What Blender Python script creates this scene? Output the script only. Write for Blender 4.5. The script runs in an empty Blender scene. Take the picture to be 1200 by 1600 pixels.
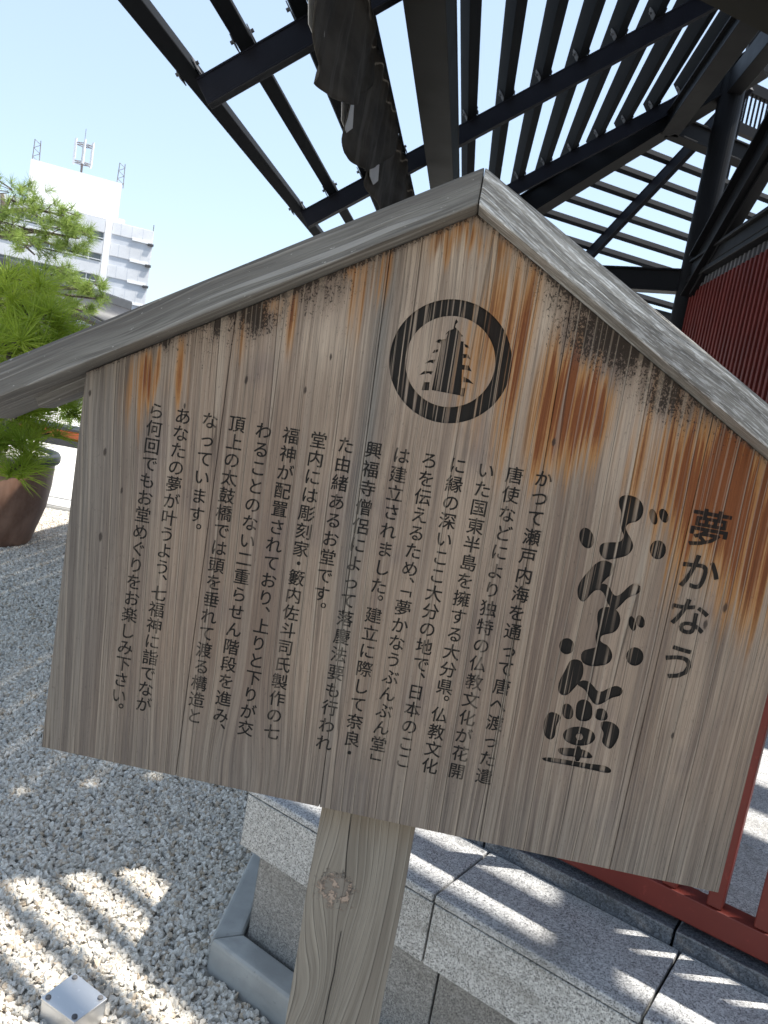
import bpy, bmesh, math, random
import numpy as np
from mathutils import Vector, Matrix, Euler

random.seed(7)
rng = np.random.default_rng(11)
SC = bpy.context.scene
COL = SC.collection
rad = math.radians

# ------------------------------------------------------------------ camera
CAM_R = ((0.9804076, 0.09966852, 0.16990325),
         (0.1812193, -0.11831507, -0.9762997),
         (-0.07720423, 0.9879614, -0.13405885))      # rows: camera right, down, forward
CAM_C = (0.02695343, -0.96523771, 1.53008688)
r_, d_, f_ = [Vector(v) for v in CAM_R]
cam_data = bpy.data.cameras.new("camera")
cam = bpy.data.objects.new("camera", cam_data)
COL.objects.link(cam)
mw = Matrix((r_, -d_, -f_)).transposed().to_4x4()
mw.translation = Vector(CAM_C)
cam.matrix_world = mw
cam_data.sensor_fit = 'VERTICAL'
cam_data.sensor_height = 36.0
cam_data.lens = 1230.0 / 1600.0 * 36.0
cam_data.clip_start = 0.05
cam_data.clip_end = 4000
cam_data.dof.use_dof = True
cam_data.dof.focus_distance = 1.1
cam_data.dof.aperture_fstop = 30.0
SC.camera = cam

# ------------------------------------------------------------------ sky, sun, exposure
SUN = Vector((0.455, 0.075, 1.0)).normalized()          # towards the sun
sun_el = math.asin(SUN.z)
sun_az = math.atan2(SUN.x, SUN.y)
world = bpy.data.worlds.new("World")
SC.world = world
world.use_nodes = True
wn = world.node_tree.nodes; wl = world.node_tree.links
for n in list(wn): wn.remove(n)
sky = wn.new('ShaderNodeTexSky'); sky.sky_type = 'NISHITA'; sky.sun_disc = False
sky.sun_elevation = sun_el; sky.sun_rotation = sun_az
sky.air_density = 1.0; sky.dust_density = 1.5; sky.ozone_density = 1.0
bg = wn.new('ShaderNodeBackground'); bg.inputs[1].default_value = 0.15
wo = wn.new('ShaderNodeOutputWorld')
hz = wn.new('ShaderNodeMix'); hz.data_type = 'RGBA'; hz.inputs[0].default_value = .6
hz.inputs[7].default_value = (1.98, 2.42, 2.88, 1)          # thin bright summer haze over the whole dome
wl.new(sky.outputs[0], hz.inputs[6]); wl.new(hz.outputs[2], bg.inputs[0]); wl.new(bg.outputs[0], wo.inputs[0])
sd = bpy.data.lights.new("sun", 'SUN'); sd.energy = 4.2; sd.angle = rad(0.55); sd.color = (1.0, 0.955, 0.88)
so = bpy.data.objects.new("sun", sd); COL.objects.link(so)
so.rotation_euler = SUN.to_track_quat('Z', 'Y').to_euler()
so.location = (0, 0, 30)
SC.view_settings.view_transform = 'Standard'
SC.view_settings.look = 'None'
SC.view_settings.exposure = 1.2
SC.view_settings.gamma = 1.0
SC.view_settings.use_curve_mapping = False
SC.cycles.max_bounces = 8
SC.cycles.diffuse_bounces = 4

# ------------------------------------------------------------------ helpers
def cray(x, y):
    """direction of the photo pixel in world space (used to read positions off known planes)"""
    return r_ * ((x - 600) / 1230) + d_ * ((y - 800) / 1230) + f_
def on_plane(x, y, P, n):
    R = cray(x, y); C = Vector(CAM_C); P = Vector(P); n = Vector(n)
    return C + R * ((P - C).dot(n) / R.dot(n))

def tag(o, label=None, cat=None, group=None, kind=None):
    if label: o['label'] = label
    if cat: o['category'] = cat
    if group: o['group'] = group
    if kind: o['kind'] = kind
    return o
def thing(name, loc, label, cat, group=None):
    o = bpy.data.objects.new(name, None); COL.objects.link(o)
    o.location = loc; o.empty_display_size = 0.1
    return tag(o, label, cat, group)

class MB:
    """collects verts / faces in world coordinates"""
    def __init__(s): s.v = []; s.f = []; s.mi = []
    def add(s, V, F, mi=0):
        k = len(s.v); s.v += [tuple(p) for p in V]
        for f in F: s.f.append(tuple(i + k for i in f)); s.mi.append(mi)
        return s
    def hexa(s, P, mi=0):                      # 8 corners: bottom 4, top 4 (ccw from above)
        return s.add(P, [(3, 2, 1, 0), (4, 5, 6, 7), (0, 1, 5, 4), (1, 2, 6, 5), (2, 3, 7, 6), (3, 0, 4, 7)], mi)
    def box(s, x0, x1, y0, y1, z0, z1, mi=0):
        return s.hexa([(x0,y0,z0),(x1,y0,z0),(x1,y1,z0),(x0,y1,z0),(x0,y0,z1),(x1,y0,z1),(x1,y1,z1),(x0,y1,z1)], mi)
    def prism(s, poly, z0, z1, mi=0):          # horizontal polygon (ccw) between heights
        n = len(poly)
        V = [(p[0], p[1], z0) for p in poly] + [(p[0], p[1], z1) for p in poly]
        F = [tuple(range(n - 1, -1, -1)), tuple(range(n, 2 * n))] + [(i, (i + 1) % n, n + (i + 1) % n, n + i) for i in range(n)]
        return s.add(V, F, mi)
    def bar(s, a, b, w, h, up=(0, 0, 1), mi=0, off=(0, 0)):
        """rectangular bar a->b, w across, h along 'up' (made perpendicular)"""
        a = Vector(a); b = Vector(b); t = (b - a).normalized(); u = Vector(up)
        u = (u - t * u.dot(t)).normalized(); sd_ = t.cross(u)
        P = []
        for q in (a, b):
            q = q + sd_ * off[0] + u * off[1]
            P += [q - sd_ * w / 2 - u * h / 2, q + sd_ * w / 2 - u * h / 2, q + sd_ * w / 2 + u * h / 2, q - sd_ * w / 2 + u * h / 2]
        return s.add(P, [(0, 1, 2, 3), (7, 6, 5, 4), (1, 0, 4, 5), (2, 1, 5, 6), (3, 2, 6, 7), (0, 3, 7, 4)], mi)
    def tube(s, pts, radii, n=10, mi=0, caps=True):
        pts = [Vector(p) for p in pts]
        if not hasattr(radii, '__len__'): radii = [radii] * len(pts)
        V = []; F = []
        for i, p in enumerate(pts):
            t = (pts[min(i + 1, len(pts) - 1)] - pts[max(i - 1, 0)]).normalized()
            a = t.cross(Vector((0.13, 0.97, 0.21))).normalized()
            if a.length < .1: a = t.cross(Vector((1, 0, 0))).normalized()
            b = t.cross(a)
            for k in range(n):
                an = 2 * math.pi * k / n
                V.append(p + (a * math.cos(an) + b * math.sin(an)) * radii[i])
        for i in range(len(pts) - 1):
            for k in range(n):
                k2 = (k + 1) % n
                F.append((i * n + k, i * n + k2, (i + 1) * n + k2, (i + 1) * n + k))
        if caps:
            F.append(tuple(range(n - 1, -1, -1))); F.append(tuple((len(pts) - 1) * n + k for k in range(n)))
        return s.add(V, F, mi)
    def build(s, name, mats, parent=None, bevel=0.0, smooth=False, seg=2, label=None, kind=None):
        L = parent_world(parent) if parent else Vector((0, 0, 0))
        me = bpy.data.meshes.new(name)
        me.from_pydata([(p[0] - L.x, p[1] - L.y, p[2] - L.z) for p in s.v], [], s.f)
        if not isinstance(mats, (list, tuple)): mats = [mats]
        for m in mats: me.materials.append(m.m if isinstance(m, Mat) else m)
        me.polygons.foreach_set('material_index', s.mi)
        bm = bmesh.new(); bm.from_mesh(me)
        bmesh.ops.recalc_face_normals(bm, faces=bm.faces)
        if bevel > 0:
            es = [e for e in bm.edges if len(e.link_faces) == 2 and e.calc_face_angle(0) > 0.5]
            bmesh.ops.bevel(bm, geom=es, offset=bevel, segments=seg, affect='EDGES', profile=.6, clamp_overlap=True)
        bm.to_mesh(me); bm.free()
        if smooth: me.polygons.foreach_set('use_smooth', [True] * len(me.polygons))
        me.update()
        o = bpy.data.objects.new(name, me); COL.objects.link(o)
        if parent: o.parent = parent
        if label: o['label'] = label
        if kind: o['kind'] = kind
        return o
def parent_world(o):
    L = Vector((0, 0, 0))
    while o is not None:
        L = L + o.location; o = o.parent
    return L
def copy_part(src, parent, delta):
    """copy of a part, moved by delta, under parent (shares its mesh), with its own sub-parts"""
    o = src.copy(); COL.objects.link(o); o.parent = parent; o.location = src.location + Vector(delta)
    for ch in [c for c in bpy.data.objects if c.parent == src]:
        c = ch.copy(); COL.objects.link(c); c.parent = o
    return o

# ------------------------------------------------------------------ node expression helpers
class S:
    def __init__(s, nt, sock): s.nt = nt; s.k = sock
    def _m(s, op, o=None, o2=None, clamp=False):
        n = s.nt.nodes.new('ShaderNodeMath'); n.operation = op; n.use_clamp = clamp
        for i, v in enumerate((s, o, o2)):
            if v is None: continue
            if isinstance(v, S): s.nt.links.new(v.k, n.inputs[i])
            else: n.inputs[i].default_value = v
        return S(s.nt, n.outputs[0])
    def __add__(s, o): return s._m('ADD', o)
    def __radd__(s, o): return s._m('ADD', o)
    def __sub__(s, o): return s._m('SUBTRACT', o)
    def __rsub__(s, o): return (s * -1.0) + o
    def __mul__(s, o): return s._m('MULTIPLY', o)
    def __rmul__(s, o): return s._m('MULTIPLY', o)
    def __truediv__(s, o): return s._m('DIVIDE', o)
    def abs(s): return s._m('ABSOLUTE')
    def pow(s, p): return s._m('POWER', p)
    def fract(s): return s._m('FRACT')
    def floor(s): return s._m('FLOOR')
    def exp(s): return s._m('EXPONENT')
    def sqrt(s): return s._m('SQRT')
    def mx(s, o): return s._m('MAXIMUM', o)
    def mn(s, o): return s._m('MINIMUM', o)
    def c01(s): return s._m('ADD', 0.0, clamp=True)
    def ss(s, a, b):
        n = s.nt.nodes.new('ShaderNodeMapRange'); n.interpolation_type = 'SMOOTHSTEP'
        s.nt.links.new(s.k, n.inputs[0])
        if a > b: n.inputs[1].default_value = b; n.inputs[2].default_value = a; n.inputs[3].default_value = 1; n.inputs[4].default_value = 0
        else: n.inputs[1].default_value = a; n.inputs[2].default_value = b
        return S(s.nt, n.outputs[0])
class Mat:
    def __init__(s, name, rough=.7, metal=0.0, spec=.5):
        s.m = bpy.data.materials.new(name); s.m.use_nodes = True; s.nt = s.m.node_tree
        s.p = s.nt.nodes['Principled BSDF']
        s.p.inputs['Roughness'].default_value = rough; s.p.inputs['Metallic'].default_value = metal
        s.p.inputs['Specular IOR Level'].default_value = spec
    def coord(s, kind='Object'):
        n = s.nt.nodes.new('ShaderNodeTexCoord'); sp = s.nt.nodes.new('ShaderNodeSeparateXYZ')
        s.nt.links.new(n.outputs[kind], sp.inputs[0])
        return [S(s.nt, sp.outputs[i]) for i in range(3)]
    def world(s):
        n = s.nt.nodes.new('ShaderNodeNewGeometry'); sp = s.nt.nodes.new('ShaderNodeSeparateXYZ')
        s.nt.links.new(n.outputs['Position'], sp.inputs[0])
        return [S(s.nt, sp.outputs[i]) for i in range(3)]
    def vec(s, x, y, z):
        n = s.nt.nodes.new('ShaderNodeCombineXYZ')
        for i, v in enumerate((x, y, z)):
            if isinstance(v, S): s.nt.links.new(v.k, n.inputs[i])
            else: n.inputs[i].default_value = v
        return n.outputs[0]
    def noise(s, v, scale=1.0, detail=2.0, rough=.5):
        n = s.nt.nodes.new('ShaderNodeTexNoise'); n.inputs['Scale'].default_value = scale
        n.inputs['Detail'].default_value = detail; n.inputs['Roughness'].default_value = rough
        s.nt.links.new(v, n.inputs['Vector']); return S(s.nt, n.outputs['Fac'])
    def voro(s, v, scale=1.0, feature='F1', out='Distance', rnd=1.0):
        n = s.nt.nodes.new('ShaderNodeTexVoronoi'); n.feature = feature; n.inputs['Scale'].default_value = scale
        n.inputs['Randomness'].default_value = rnd
        s.nt.links.new(v, n.inputs['Vector'])
        if out == 'Color':
            sp = s.nt.nodes.new('ShaderNodeSeparateXYZ'); s.nt.links.new(n.outputs['Color'], sp.inputs[0]); return S(s.nt, sp.outputs[0])
        return S(s.nt, n.outputs[out])
    def rand(s):
        n = s.nt.nodes.new('ShaderNodeObjectInfo'); return S(s.nt, n.outputs['Random'])
    def mix(s, fac, a, b, mode='MIX'):
        n = s.nt.nodes.new('ShaderNodeMix'); n.data_type = 'RGBA'; n.blend_type = mode
        if isinstance(fac, S): s.nt.links.new(fac.k, n.inputs[0])
        else: n.inputs[0].default_value = fac
        for i, v in ((6, a), (7, b)):
            if isinstance(v, tuple): n.inputs[i].default_value = (*v, 1)
            else: s.nt.links.new(v, n.inputs[i])
        return n.outputs[2]
    def color(s, c):
        if isinstance(c, tuple): s.p.inputs['Base Color'].default_value = (*c, 1)
        else: s.nt.links.new(c, s.p.inputs['Base Color'])
        return s
    def rough(s, v): s.nt.links.new(v.k, s.p.inputs['Roughness']); return s
    def bump(s, h, dist=.001, strength=1.0):
        n = s.nt.nodes.new('ShaderNodeBump'); n.inputs['Distance'].default_value = dist
        n.inputs['Strength'].default_value = strength
        s.nt.links.new(h.k, n.inputs['Height']); s.nt.links.new(n.outputs[0], s.p.inputs['Normal']); return s

# ------------------------------------------------------------------ materials
def gauss(x, z, cx, cz, rx, rz):
    a = (x - cx) * (1 / rx); b = (z - cz) * (1 / rz)
    return ((a * a + b * b) * -1.0).exp()

def board_wood(name, carved=False):
    """weathered cedar of the notice board; same grain for bare, carved and lettered surfaces"""
    M = Mat(name, rough=.8, spec=.22)
    x, y, z = M.coord()                      # sign origin at the post foot, z = height
    tilt = ((x * -2.86) + 1.0)._m('MAXIMUM', -0.2)
    xg = x + (z - 1.3) * tilt * 0.034
    wob = M.noise(M.vec(x * 5, 0.3, z * 1.6), 1, 2) - .5
    xg = xg + wob * 0.020
    # flat-sawn flame at lower left
    fl = gauss(x, z, -.175, 1.02, .05, .10)
    xg = xg + fl * (x + .175) * -.55
    low = M.noise(M.vec(xg * 9, 1.7, z * .15), 1, 1)
    low2 = M.noise(M.vec(xg * 26, 6.2, z * .22), 1, 2)
    on = M.noise(M.vec(xg * 40, 2.2, z * 2.6), 1, 2)            # where a ridge is worn away
    r = (xg * 46 + low * 7 + low2 * 4.0).fract()
    ridge = r.ss(.84, .97) * r.ss(1.0, .985) * on.ss(.36, .60)
    groove = (1.0 - r.ss(.0, .04)) * on.ss(.34, .56)
    r2 = (xg * 150 + low * 11 + low2 * 9 + .37).fract()
    r3 = (xg * 97 + low * 9 + low2 * 6 + .61).fract()
    l3 = r3.ss(.76, .84) * r3.ss(1.0, .95) * on.ss(.66, .46)
    ridge2 = r2.ss(.70, .96) * on.ss(.62, .40)
    fib = M.noise(M.vec(xg * 620, y * 30, z * 9), 1, 3, .65)
    fine = M.noise(M.vec(xg * 2300, y * 40, z * 45), 1, 2, .6)
    streak = M.noise(M.vec(xg * 38, 4.1, z * 1.3), 1, 3, .6)
    sk2 = M.noise(M.vec(xg * 95, 8.4, z * 1.0), 1, 3, .65)
    broad = M.noise(M.vec(xg * 11, 9.1, z * 1.1), 1, 3, .55)
    cloud = M.noise(M.vec(x * 9, 3.1, z * 6), 1, 4, .6)
    pores = M.noise(M.vec(x * 420, y * 100, z * 170), 1, 2, .7)
    spk = M.noise(M.vec(x * 170, 2.0, z * 120), 1, 3, .7)
    spf = M.noise(M.vec(x * 420, 2.0, z * 330), 1, 3, .7)
    # weathering colours
    col = M.mix(broad.ss(.33, .68), (.182, .130, .096), (.298, .224, .166))
    col = M.mix(streak.ss(.45, .70) * .6, col, (.112, .082, .068))
    col = M.mix(sk2.ss(.50, .34) * .5, col, (.30, .235, .175))
    col = M.mix(sk2.ss(.55, .74) * .40, col, (.09, .066, .054))
    col = M.mix(cloud.ss(.52, .72) * .45, col, (.125, .098, .098))
    pale = gauss(x, z, .0, 1.72, .11, .06) * .7 + gauss(x, z, -.16, 1.60, .16, .05) * .55 + gauss(x, z, -.38, 1.54, .06, .03) * .5 + gauss(x, z, .235, 1.54, .03, .09) * .7 + gauss(x, z, .107, 1.66, .03, .06) * .5
    col = M.mix((pale * 1.25 * sk2.ss(.70, .38)).c01() * .9, col, (.46, .37, .285))
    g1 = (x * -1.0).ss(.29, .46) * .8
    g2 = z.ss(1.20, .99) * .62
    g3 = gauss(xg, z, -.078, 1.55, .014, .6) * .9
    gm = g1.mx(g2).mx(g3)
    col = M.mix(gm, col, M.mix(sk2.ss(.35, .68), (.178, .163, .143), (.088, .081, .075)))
    col = M.mix(fib.ss(.42, .72) * .48, col, (.066, .051, .042))
    # ---- orange run-off stains
    d = (x.abs() * -.575) + 1.767 - z          # distance under the gable line
    st = None
    for cx, cz, rx, rz, w in ((.152, 1.580, .026, .062, 1.7), (.183, 1.562, .022, .045, 1.35), (.125, 1.550, .013, .075, .9),
                              (.165, 1.50, .045, .045, .5),
                              (.325, 1.525, .042, .06, 1.45), (.36, 1.485, .055, .075, 1.45), (.40, 1.41, .045, .09, .85), (.31, 1.45, .012, .11, .7),
                              (.245, 1.53, .010, .10, .7), (.275, 1.50, .010, .12, .65),
                              (.055, 1.66, .030, .075, .75), (.085, 1.60, .012, .13, .9), (.028, 1.60, .016, .055, .6), (.01, 1.748, .05, .018, .7), (.045, 1.52, .03, .05, .3),
                              (-.113, 1.655, .008, .07, .8), (-.132, 1.69, .014, .018, .8), (-.085, 1.69, .008, .05, .7), (-.02, 1.725, .03, .02, .45),
                              (-.185, 1.625, .008, .05, .8), (-.215, 1.63, .022, .025, .5), (-.245, 1.59, .008, .04, .55),
                              (-.315, 1.53, .007, .045, .85), (-.352, 1.525, .014, .026, 1.0), (-.372, 1.49, .016, .050, .7), (-.335, 1.50, .02, .02, .4)):
        g = gauss(xg + (streak - .5) * .045, z + (sk2 - .5) * .12 + (cloud - .5) * .05, cx, cz, rx, rz) * w
        st = g if st is None else st + g
    stk = M.noise(M.vec(xg * 150, 3.3, z * 1.9), 1, 3, .65)
    st = st * (stk.ss(.32, .60) * .75 + .32)
    st = st + (spk - .5) * .3 * st
    col = M.mix(st.ss(.10, .68) * .78, col, (.37, .175, .050))
    col = M.mix(st.ss(.40, 1.02) * .90, col, (.135, .036, .011))
    col = M.mix((st.ss(.15, .5) * stk.ss(.50, .68)) * .6, col, (.085, .030, .012))
    # ---- black mould under the eave
    mn_ = M.noise(M.vec(x * 26, 5.0, z * 15), 1, 4, .7)
    band = (d + (mn_ - .5) * .16 + (sk2 - .5) * .12 + (spk - .5) * .03).ss(.09, -.01)
    side = ((x + .22).abs()).ss(.17, .02) * 1.0 + ((x - .20).abs()).ss(.19, .03) * .95 + .22
    mould = band * side * (mn_.ss(.30, .62) * .75 + .15) + (d + (spk - .5) * .012).ss(.012, .0) * .8
    mould = mould + gauss(x, z, -.243, 1.605, .018, .020) * 1.0 + gauss(x, z, -.291, 1.592, .005, .016) * 1.2 + gauss(x, z, -.352, 1.558, .004, .008) * 1.3
    mould = mould + gauss(x, z, .148, 1.645, .032, .030) * .6 + gauss(x, z, .19, 1.640, .03, .022) * .8 + gauss(x, z, .255, 1.59, .03, .02) * .6
    brown = mould.ss(.12, .9)
    col = M.mix(brown * .55, col, (.085, .060, .050))
    speck = (spf * .55 + spk * .45) + mould * .145
    col = M.mix((speck.ss(.585, .66) * mould.ss(.08, .3)) * .90, col, (.018, .013, .010))
    # ---- ridges, splits, pin knots
    col = M.mix(ridge * .5, col, (.36, .30, .235))
    col = M.mix(l3 * .28, col, (.38, .31, .24))
    col = M.mix(groove * .6, col, (.030, .023, .019))
    col = M.mix(pores.ss(.60, .78) * .35, col, (.05, .04, .033))
    knot = None
    for cx, cz, rr in ((-.413, 1.41, .0025), (-.405, 1.30, .003), (-.442, 1.48, .002), (-.385, 1.365, .002), (-.245, 1.53, .0025), (-.17, 1.53, .0022), (-.145, 1.575, .002),
                       (.139, 1.52, .0025), (.378, 1.36, .003), (.36, 1.335, .003), (.318, 1.35, .002), (.352, 1.19, .002), (-.318, 1.485, .0018)):
        g = gauss(x + (spk - .5) * .003, z, cx, cz, rr, rr * 2.6); knot = g if knot is None else knot + g
    col = M.mix(knot.ss(.3, .8) * .85, col, (.03, .022, .018))
    ltop = (fine - .5) * .40 + (fib - .5) * -.35 + 1.0
    hsv = M.nt.nodes.new('ShaderNodeHueSaturation'); M.nt.links.new(col, hsv.inputs['Color']); M.nt.links.new(ltop.k, hsv.inputs['Value'])
    col = hsv.outputs[0]
    h = ridge * 1.0 + ridge2 * .35 - groove * 1.1 + fib * -.6 + fine * .2 - pores.ss(.6, .8) * .25
    if carved:
        wear = M.noise(M.vec(xg * 240, 7.7, z * 22), 1, 3, .6)
        wide = M.noise(M.vec(xg * 150, 5.5, z * 3.0), 1, 2, .6)
        if carved == 'ink':
            keep = (ridge * .5).mx(wear.ss(.60, .76) * .5).mx(l3 * .3)
        else:
            keep = (ridge * 1.3).mx(l3 * .80).mx(wide.ss(.58, .61) * .6).mx(wear.ss(.70, .76) * .7)
            h = h + keep * .8
        col = M.mix(((keep * -1.0) + 1.0).c01() * .97, col, (.0105, .010, .0095))
        M.p.inputs['Specular IOR Level'].default_value = .12
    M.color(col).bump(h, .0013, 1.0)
    return M.m

W_BOARD = board_wood("weathered_cedar_board")
W_CARVED = board_wood("charred_paint_in_carving", True)
W_INK = board_wood("charred_paint_lettering", 'ink')

def bar_wood(name, axis, light=1.0, glints=0.0, freq=110):
    """grey weathered timber with grain running along the axis (a direction in object space)"""
    M = Mat(name, rough=.72, spec=.4)
    x, y, z = M.coord()
    ax = Vector(axis).normalized()
    al = x * ax.x + y * ax.y + z * ax.z
    nz = ax.cross(Vector((0, 1, 0))).normalized()
    v = x * nz.x + y * nz.y + z * nz.z
    wob = M.noise(M.vec(al * 3, v * 3, y * 3), 1, 2) - .5
    v2 = v + y * .55 + wob * .030
    low = M.noise(M.vec(v2 * 30, 1.0, al * .4), 1, 2)
    on = M.noise(M.vec(v2 * 60, 3.0, al * 3), 1, 2)
    r = (v2 * freq * .75 + low * 7).fract()
    ridge = r.ss(.6, .95) * r.ss(1.0, .98) * on.ss(.38, .62)
    fib = M.noise(M.vec(v2 * 700, y * 300, al * 14), 1, 3, .65)
    brd = M.noise(M.vec(v2 * 30, y * 5, al * 3), 1, 3)
    pit = M.noise(M.vec(v * 260, y * 200, al * 90), 1, 2, .7)
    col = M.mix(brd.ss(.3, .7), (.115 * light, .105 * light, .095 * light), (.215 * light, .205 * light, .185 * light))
    col = M.mix(fib.ss(.42, .7) * .6, col, (.06, .053, .046))
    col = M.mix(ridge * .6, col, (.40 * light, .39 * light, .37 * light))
    col = M.mix(M.noise(M.vec(v2 * 160, y * 60, al * 5), 1, 3, .65).ss(.52, .68) * .55, col, (.045, .04, .036))
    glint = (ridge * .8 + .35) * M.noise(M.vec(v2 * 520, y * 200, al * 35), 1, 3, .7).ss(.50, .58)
    if glints: col = M.mix(glint.c01() * .75, col, (.72, .72, .71))  # bright sky glints along the ridges, painted into the colour
    col = M.mix(pit.ss(.66, .74) * .55, col, (.45, .44, .41))
    M.color(col).bump(ridge * .8 + fib * -.7 + pit * .3, .0014, .9)
    M.p.inputs['Roughness'].default_value = .62 - glints * .2
    return M.m

def post_wood():
    M = Mat("post_timber", rough=.75, spec=.35)
    x, y, z = M.coord()
    kx, kz, a = -.028, .876, .022
    dx = x - kx; dz = z - kz
    r2_ = dx * dx + dz * dz * .35
    psi = dx * ((r2_ + a * a * .6)._m('DIVIDE', r2_ + a * a * 2.2))
    cath = gauss(x, z, .0, .62, .035, .22)
    u = psi + cath * dz * -.10 + (M.noise(M.vec(x * 7, 2.0, z * 2.2), 1, 2) - .5) * .018 + y * .4
    u = u + gauss(x, z, kx, kz - .14, .03, .10) * dz * .16
    low = M.noise(M.vec(u * 14, 1.0, z * .3), 1, 1)
    r = (u * 95 + low * 4).fract()
    ridge = r.ss(.62, .93); groove = 1.0 - r.ss(.0, .06)
    fib = M.noise(M.vec(u * 650, y * 100, z * 9), 1, 3, .65)
    brd = M.noise(M.vec(u * 30, y * 3, z * 1.4), 1, 3)
    col = M.mix(brd.ss(.3, .7), (.150, .128, .102), (.250, .220, .178))
    col = M.mix(fib.ss(.42, .7) * .5, col, (.09, .075, .06))
    col = M.mix(ridge * .3, col, (.35, .315, .26))
    col = M.mix(groove * .7, col, (.045, .036, .030))
    kd = ((dx * dx) * 1.6 + (dz * dz) * 2.4).sqrt()
    kn = M.noise(M.vec(x * 75, 3.0, z * 75), 1, 4, .7)
    kf = M.noise(M.vec(x * 190, 3.0, z * 190), 1, 3, .7)
    core = (kd + (kn - .5) * .11).ss(.036, .022)
    flake = (kn + kf * .5).ss(.75, .80) * (kd + (kf - .5) * .09 + dz * .5).ss(.040, .026)
    col = M.mix(core * .5, col, (.16, .135, .115))
    col = M.mix(flake * .85, col, (.36, .27, .21))
    rim = gauss(kd + (kn - .5) * .09, kd, .026, .030, .002, .02) * kf.ss(.4, .6) * .7
    col = M.mix(rim.c01(), col, (.05, .04, .035))
    top = z.ss(.93, 1.0)
    col = M.mix(top * .35, col, (.17, .115, .06))
    M.color(col).bump(ridge * .8 - groove * .9 - fib * .5 - rim * 1.5 + flake * 1.2, .0016, .9)
    return M.m
W_POST = post_wood()
C30 = math.cos(rad(29.8)); S30 = math.sin(rad(29.8))
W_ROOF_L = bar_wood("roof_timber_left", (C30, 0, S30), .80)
W_ROOF_R = bar_wood("roof_timber_right", (C30, 0, -S30), 1.15, glints=1.0)
W_BATTEN = bar_wood("batten_timber", (C30, 0, S30), .85)

def steel(name, c, rough=.45, metal=0.0, nz=.15, spec=.12):
    M = Mat(name, rough=rough, metal=metal, spec=spec)
    x, y, z = M.world()
    n = M.noise(M.vec(x, y, z), 3.0, 4, .6); n2 = M.noise(M.vec(x, y, z), 60.0, 2, .6)
    col = M.mix(n.ss(.3, .7), tuple(v * (1 - nz) for v in c), tuple(v * (1 + nz) for v in c))
    col = M.mix(n2.ss(.62, .75) * .25, col, tuple(min(1, v * 2.2 + .01) for v in c))
    M.color(col).rough(n * .25 + (rough - .05)).bump(n2, .0008, .25)
    return M.m
ST_BLUE = steel("dark_navy_painted_steel", (.014, .015, .022))
ST_SLAT = steel("slat_grey_painted_steel", (.014, .0155, .018), .7, spec=0.04)
ST_BLACK = steel("black_painted_steel", (.006, .006, .007))
ST_BROWN = steel("brown_painted_steel", (.016, .0145, .010), .55)
ST_RED = steel("red_oxide_painted_steel", (.145, .020, .013), .42, spec=.4)
ST_REDRIB = steel("dull_red_louvre_paint", (.115, .022, .018), .5)
ST_REDBACK = steel("dark_red_wall_panel", (.022, .004, .004), .6)
ST_CLIP = steel("galvanised_clip", (.10, .10, .105), .5)
ST_GALV = steel("brushed_stainless", (.62, .63, .65), .3, metal=.9, nz=.05, spec=.5)

def granite(name, a, b, dark=.55, rough=.5, scale=1.0):
    M = Mat(name, rough=rough, spec=.5)
    x, y, z = M.world(); v = M.vec(x, y, z)
    n1 = M.noise(v, 260 * scale, 3, .6); n2 = M.noise(v, 420 * scale, 2, .6); n3 = M.noise(v, 5, 3, .5)
    vc = M.voro(v, 230 * scale, 'F1', 'Color')
    vc2 = M.voro(v, 520 * scale, 'F1', 'Color')
    col = M.mix(vc, a, b)
    col = M.mix((vc2.ss(.80, .86) * dark), col, (.035, .036, .040))
    col = M.mix((n1.ss(.60, .66) * dark), col, (.05, .05, .055))
    col = M.mix(n2.ss(.62, .7) * .5, col, tuple(min(.75, q * 1.6) for q in b))
    st = M.noise(M.vec(x * 3, y * 3, z * 9), 1, 4, .6)
    dr = M.noise(M.vec(x * 16, y * 16, z * 1.5), 1, 4, .65)
    col = M.mix(st.ss(.50, .75) * .45, col, (.12, .11, .09))
    col = M.mix(dr.ss(.54, .72) * .40, col, (.10, .095, .085))
    hs = M.nt.nodes.new('ShaderNodeHueSaturation'); M.nt.links.new(col, hs.inputs['Color'])
    M.nt.links.new((M.rand() * .22 + n3 * .3 + .76).k, hs.inputs['Value']); col = hs.outputs[0]
    M.color(col).bump(n1, .0006, .3)
    if rough < .35: M.p.inputs['Roughness'].default_value = rough
    return M.m
G_TOP = granite("flamed_grey_granite", (.30, .30, .30), (.60, .60, .59), .85, .30)
G_FACE = granite("sawn_grey_granite", (.30, .29, .27), (.58, .57, .54), .85, .30)
G_LOW = granite("stained_grey_granite", (.16, .155, .145), (.32, .31, .29), .75, .30)
G_POL = granite("polished_dark_granite", (.055, .06, .068), (.14, .15, .165), .7, .22)

def concrete(name, c, sc=1.0):
    M = Mat(name, rough=.8, spec=.3)
    x, y, z = M.world(); v = M.vec(x, y, z)
    a = M.noise(v, 6 * sc, 5, .6); b = M.noise(v, 70 * sc, 3, .6); e = M.noise(M.vec(x * 8, y * 8, z * 22), 1, 4, .6)
    col = M.mix(a.ss(.3, .7), tuple(q * .72 for q in c), c)
    col = M.mix(e.ss(.5, .75) * .5, col, tuple(q * .55 for q in c))
    col = M.mix(b.ss(.62, .75) * .4, col, tuple(q * .4 for q in c))
    M.color(col).bump(b, .001, .4)
    return M.m
CONC = concrete("weathered_concrete", (.42, .42, .40))
PAVE = concrete("pale_paving", (.66, .64, .60), .4)
MORTAR = concrete("dark_joint", (.09, .085, .08))

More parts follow.
